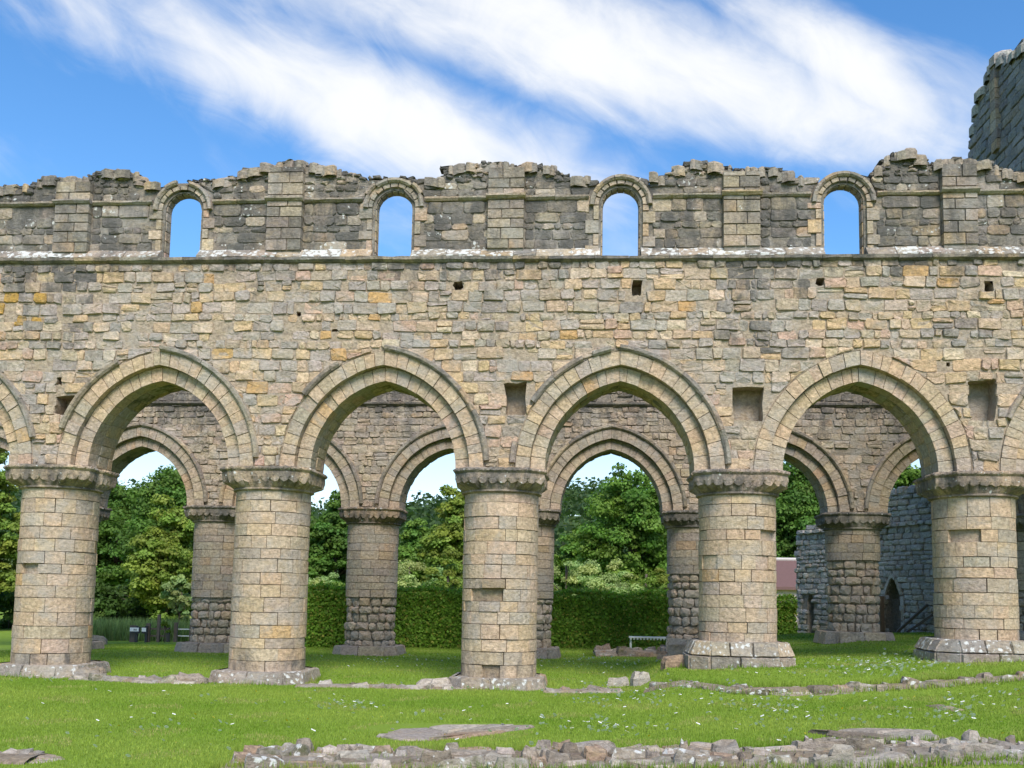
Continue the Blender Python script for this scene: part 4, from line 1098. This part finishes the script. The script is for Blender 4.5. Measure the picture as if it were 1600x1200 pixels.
for i, (u, v, Y, hw, col, lab) in enumerate(TR):
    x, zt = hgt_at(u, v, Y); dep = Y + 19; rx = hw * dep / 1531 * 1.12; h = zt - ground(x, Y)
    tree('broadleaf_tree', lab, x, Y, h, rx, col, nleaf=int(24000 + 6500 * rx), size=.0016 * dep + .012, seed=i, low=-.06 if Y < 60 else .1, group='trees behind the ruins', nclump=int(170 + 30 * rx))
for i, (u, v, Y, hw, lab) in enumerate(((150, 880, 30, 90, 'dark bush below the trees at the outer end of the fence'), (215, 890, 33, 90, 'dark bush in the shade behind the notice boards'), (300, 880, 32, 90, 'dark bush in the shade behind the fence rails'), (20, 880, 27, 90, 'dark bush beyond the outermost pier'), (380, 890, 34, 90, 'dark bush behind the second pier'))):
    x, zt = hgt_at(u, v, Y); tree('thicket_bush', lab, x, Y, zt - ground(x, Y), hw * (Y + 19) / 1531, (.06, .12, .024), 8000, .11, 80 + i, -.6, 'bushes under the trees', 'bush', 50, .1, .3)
x, zt = hgt_at(285, 895, 20); tree('young_tree', 'small light green tree beside the fence rails', x, 20, zt - ground(x, 20), .95, LT, 2600, .10, 41, .25, None, 'tree', 26, .2)
x, zt = hgt_at(259, 968, 16.6); tree('sapling', 'slim leafy sapling growing against the fence', x, 16.6, .85, .22, (.14, .24, .03), 380, .07, 42, .2, None, 'sapling', 9, .3)
SH = [(640, 868, 24, 48, LT), (700, 880, 22, 40, YL), (500, 890, 22, 34, LT), (530, 905, 21, 34, YL), (885, 862, 26, 45, LT), (945, 888, 23, 42, LT), (1010, 880, 24, 40, YL), (1040, 905, 22, 40, YL), (975, 905, 21, 40, LT), (600, 905, 21, 40, YL), (845, 890, 22, 34, YL)]
LBL = ['pale feathery shrub rising tallest above the hedge near the robbed pier', 'yellow-green shrub above the hedge beside the socketed pier', 'pale shrub above the hedge end by the second pier', 'low yellow-green shrub behind the hedge near its fence end', 'tall pale green shrub over the hedge under the big arch', 'middle pale shrub in the shrub row under the big arch', 'yellow-green shrub below the tallest tree', 'yellow-green shrub behind the hedge by the grass bank', 'low pale shrub peeping over the hedge under the big arch', 'low yellow-green shrub hidden by the robbed pier', 'yellow-green shrub hidden by the socketed pier']
for i, (u, v, Y, hw, col) in enumerate(SH):
    x, zt = hgt_at(u, v, Y); dep = Y + 19; rx = hw * dep / 1531
    tree('shrub', LBL[i], x, Y, (zt - ground(x, Y)) * 1.22, rx * 1.6, col, 20000, .052, 60 + i, -.4, 'shrubs behind the hedge', 'shrub', 45, .12, .5)
def hedge(name, label, x0, y0, x1, y1, hz, th, nleaf, seed, size=.05):
    rs = np.random.RandomState(seed); L_ = math.hypot(x1 - x0, y1 - y0); ux, uy = (x1 - x0) / L_, (y1 - y0) / L_
    t = empty(name, ((x0 + x1) / 2, (y0 + y1) / 2, ground((x0 + x1) / 2, (y0 + y1) / 2)), label, 'hedge')
    s = rs.rand(nleaf) * L_; kind = rs.rand(nleaf); w = np.where(kind < .74, -th / 2, rs.uniform(-th / 2, th / 2, nleaf)); zz = np.where(kind < .74, rs.rand(nleaf), 1.0)
    wob = .05 * np.sin(s * 3.1) * np.sin(zz * 7 + s * 1.7) + .05 * rs.normal(size=nleaf)
    Z = np.array([ground(x0 + ux * a, y0 + uy * a) for a in s]); h_ = hz - Z
    X = x0 + ux * s - uy * (w + np.where(kind < .74, wob, 0)); Y = y0 + uy * s + ux * (w + np.where(kind < .74, wob, 0))
    C = np.stack([X, Y, Z + .02 + zz * h_ + np.where(kind < .74, 0, np.abs(wob) * 1.3 + .04 * np.sin(s * 2.2) + .03 * np.sin(s * 5.1) + np.where(rs.rand(nleaf) < .04, rs.uniform(0, .22, nleaf), 0))], 1)
    Nn = np.where(kind[:, None] < .74, np.array([uy, -ux, .35]), np.array([0, 0, 1.0])); Q = leaves(C, Nn, size, rs, .55)
    base = np.where(rs.rand(nleaf, 1) < .12, np.array([[.40, .40, .08]]), np.array([[.20, .35, .042]])); col = base * (1 + rs.uniform(-.4, .4, (nleaf, 1)))
    tri_obj('foliage', Q, 'leaf', t, col, 4)
    z0 = ground((x0 + x1) / 2, (y0 + y1) / 2)
    V, F = boxg(((x0 + x1) / 2, (y0 + y1) / 2, z0 - .3), L_ - .1, th - .22, hz - z0 + .17, math.atan2(uy, ux)); mobj('dark_core', V, F, 'hedgecore', t)  # added solid dark box inside the hedge, blocks the view through the leaves
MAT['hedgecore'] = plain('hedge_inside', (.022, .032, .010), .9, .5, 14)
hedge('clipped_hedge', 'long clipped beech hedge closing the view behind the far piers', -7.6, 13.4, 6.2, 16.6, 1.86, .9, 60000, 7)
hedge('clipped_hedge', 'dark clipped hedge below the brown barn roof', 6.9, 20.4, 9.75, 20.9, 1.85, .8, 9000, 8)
# rough grass by the fence
rs = np.random.RandomState(3)
def blades(name, X, Y, hh, wd, cols, kind='stuff', lean=.5):
    n = len(X); Z = np.array([ground(a, b) for a, b in zip(X, Y)]); an = rs.rand(n) * 2 * PI; la = rs.rand(n) * 2 * PI
    h = hh * rs.uniform(.55, 1.25, n); w = wd * rs.uniform(.7, 1.3, n); B = np.stack([X, Y, Z - .005], 1)
    sd_ = np.stack([np.cos(an) * w, np.sin(an) * w, np.zeros(n)], 1); tip = B + np.stack([np.cos(la) * h * lean * rs.rand(n), np.sin(la) * h * lean * rs.rand(n), h], 1)
    return tri_obj(name, np.stack([B - sd_, B + sd_, tip], 1), 'grass', None, cols, 3, kind)
n = 5000; X = rs.uniform(-19, -13.6, n); Y = rs.uniform(17.6, 21, n); c_ = np.array([.15, .23, .08]) * (1 + rs.uniform(-.35, .35, (n, 1)))
tagd(blades('rough_grass', X, Y, .75, .03, c_), 'tall rough grass and nettles beside the fence', 'tall grass')
n = 3000; X = rs.uniform(-13.4, -8.5, n); Y = rs.uniform(17.8, 20, n); tagd(blades('rough_grass', X, Y, .4, .03, np.array([.08, .13, .03]) * (1 + rs.uniform(-.35, .35, (n, 1)))), 'rough grass under the trees behind the fence rails', 'tall grass')
# lawn blades, denser toward the camera
def lawn_cols(X, Y):
    q = .5 + .7 * np.sin(X * .9 + 1.3 * np.sin(Y * .7)) * np.sin(Y * 1.6 + X * .35); n = len(X)
    a, b_ = np.array([.165, .275, .024]), np.array([.275, .355, .055]); c = a + (b_ - a) * (q * .7 + .4 * rs.rand(n))[:, None]; dry = (np.sin(X * 2.1 + Y) * np.sin(Y * 2.7 - X * .8 + np.sin(X * 3)) > .6)[:, None] & (rs.rand(n, 1) < .55); c = np.where(dry, np.array([.33, .34, .10]), c)
    return c * (1 + rs.uniform(-.25, .25, (n, 1)))
slabpx = [(-.0, -5.7, 1.15, .75)]
parts = []
n = 230000; D = rs.rand(n) ** .75; Yb = -9.4 + D * 9.6; half = (Yb + 19) * .62
X = 1.2 + (rs.rand(n) * 2 - 1) * half; keep = (np.abs(X) < 13) & ~(((X - .0) / 1.15) ** 2 + ((Yb + 5.72) / .62) ** 2 < 1); X, Yb = X[keep], Yb[keep]
n2 = 120000; Y2 = rs.uniform(.1, 15.5, n2); X2 = rs.uniform(-15, 14, n2)
XA, YA = np.concatenate([X, X2]), np.concatenate([Yb, Y2])
hA = np.where(YA < 0, .036, .042); wA = np.where(YA < 0, .007, .012)
tagd(blades('lawn_grass', XA, YA, hA, wA, lawn_cols(XA, YA)), 'short mown green grass of the lawn', 'grass')
# taller wisps where the mower cannot reach: along footings and plinths
X, Y = [], []
for px_, zz in zip(PXN, range(5)):
    m_ = 500; a = rs.rand(m_) * 2 * PI; X.append(px_ + np.cos(a) * rs.uniform(1.0, 1.12, m_)); Y.append(.64 + np.sin(a) * rs.uniform(1.0, 1.12, m_))
m_ = 6000; X.append(rs.uniform(-2, 7.6, m_)); Y.append(-8.3 + rs.choice([-.62, .6], m_) + rs.normal(size=m_) * .06)
m_ = 2500; a = rs.rand(m_); k = np.array(pts); ii = np.clip((a * (len(k) - 1)).astype(int), 0, len(k) - 2); f = a * (len(k) - 1) - ii
X.append(k[ii, 0] * (1 - f) + k[ii + 1, 0] * f); Y.append(k[ii, 1] * (1 - f) + k[ii + 1, 1] * f + rs.choice([-.2, .2], m_) + rs.normal(size=m_) * .05)
m_ = 3500; xx_ = rs.uniform(-2.2, 7.6, m_); yy_ = rs.uniform(-8.95, -7.7, m_); kp = np.sin(xx_ * 3.3 + yy_ * 2) * np.sin(xx_ * 1.7 - yy_ * 4) > .25; X.append(xx_[kp]); Y.append(yy_[kp])
m_ = 3000; X.append(rs.uniform(1.6, 4.3, m_)); Y.append(rs.uniform(9.9, 11.6, m_))
X, Y = np.concatenate(X), np.concatenate(Y); tagd(blades('edge_grass', X, Y, .11, .007, lawn_cols(X, Y) * .9), 'longer grass fringe along the stones and plinths', 'grass')
# daisies and buttercups
def flowers(name, label, X, Y, r, petal, heart, lift):
    V = []; F = []; Cc = []
    for x, y in zip(X, Y):
        z = ground(x, y) + lift * rs.uniform(.7, 1.2); k = len(V); rr = r * rs.uniform(.75, 1.25); tx, ty = rs.uniform(-.5, .5, 2) - np.array([0, .35])
        V.append((x, y, z)); V += [(x + rr * math.cos(q) * (1 if i % 2 else .8), y + rr * math.sin(q) * (1 if i % 2 else .8), z + rr * (tx * math.cos(q) + ty * math.sin(q))) for i, q in enumerate(np.arange(8) * PI / 4)]
        F += [(k, k + 1 + i, k + 1 + (i + 1) % 8) for i in range(8)]; Cc += [petal] * 9
        k = len(V); V += [(x + rr * .35 * math.cos(q), y + rr * .35 * math.sin(q), z + .006) for q in np.arange(5) * 2 * PI / 5]; F.append(tuple(range(k, k + 5))); Cc += [heart] * 5
    o = mobj(name, V, F, 'petal', None, np.array(Cc)); return tagd(o, label, 'flowers', None, 'stuff')
m, nt, b = newmat('petals'); L(nt, N(nt, 'ShaderNodeAttribute', attribute_name='tint').outputs['Color'], b.inputs['Base Color']); b.inputs['Roughness'].default_value = .7; MAT['petal'] = m
X, Y = [], []
for (u, v, su, sv, k) in ((545, 1105, 30, 6, 26), (960, 1090, 50, 14, 50), (1090, 1088, 70, 8, 45), (1225, 1103, 30, 10, 40), (1270, 1128, 90, 14, 40), (930, 1140, 60, 8, 30), (1480, 1118, 60, 14, 50), (1400, 1040, 50, 9, 90), (1330, 1045, 60, 8, 40), (930, 1035, 70, 8, 60), (660, 1035, 60, 8, 30), (740, 1075, 40, 4, 14), (330, 1100, 120, 25, 22), (260, 1150, 120, 20, 16), (110, 1062, 60, 4, 14), (1240, 1055, 60, 8, 16), (1560, 1090, 40, 15, 20), (870, 1120, 200, 25, 40)):
    for _ in range(int(k * 1.9)):
        uu, vv = rs.normal(u, su), rs.normal(v, sv)
        if vv < 1012 or vv > 1198: continue
        p = atG(uu, vv)
        if abs(p[1] - .64) < 1.0 and min(abs(p[0] - q) for q in PXN) < 1.05: continue
        X.append(p[0]); Y.append(p[1])
flowers('daisies', 'white daisies scattered over the lawn', X, Y, .027, (.85, .86, .86), (.75, .55, .05), .068)
X, Y = [], []
for _ in range(34):
    p = atG(rs.uniform(0, 1600), rs.uniform(1085, 1185)); X.append(p[0]); Y.append(p[1])
for u, v in ((1567, 1155), (15, 1110), (185, 1140), (430, 1134), (448, 1132), (400, 1085)): p = atG(u, v); X.append(p[0]); Y.append(p[1])
flowers('buttercups', 'yellow buttercups dotted through the lawn', X, Y, .017, (.75, .55, .02), (.6, .45, .02), .06)
# woods on the hill
rs = np.random.RandomState(9); nb_ = 1700
Y = 120 + rs.rand(nb_) ** .8 * 230; X = (rs.rand(nb_) * 2 - 1) * (Y + 19) * .62
keep = ~((np.abs(X + 4) < 5) & (np.abs(Y - 190) < 30)); X, Y = X[keep], Y[keep]
ctr = np.stack([X, Y, np.array([ground(a, b) for a, b in zip(X, Y)]) + rs.uniform(2.5, 6, len(X))], 1); rad = rs.uniform(3, 6, len(X))
C, Nn, K = blob_points(ctr, rad, 110000, rs, 1.1); Q = leaves(C, Nn, .75, rs, .5)
cc = np.where(rs.rand(len(X), 1) < .5, np.array([[.06, .105, .03]]), np.array([[.045, .085, .03]])); cc = (cc * (1 + rs.uniform(-.25, .25, (len(X), 1))))[K] * (1 + rs.uniform(-.2, .2, (len(C), 1)))
tagd(tri_obj('hillside_woods', Q, 'leaf', None, cc, 4, 'stuff'), 'distant wooded hillside closing the valley', 'woods')
print('objects', len(bpy.data.objects), 'tris', sum(len(m.polygons) for m in bpy.data.meshes))
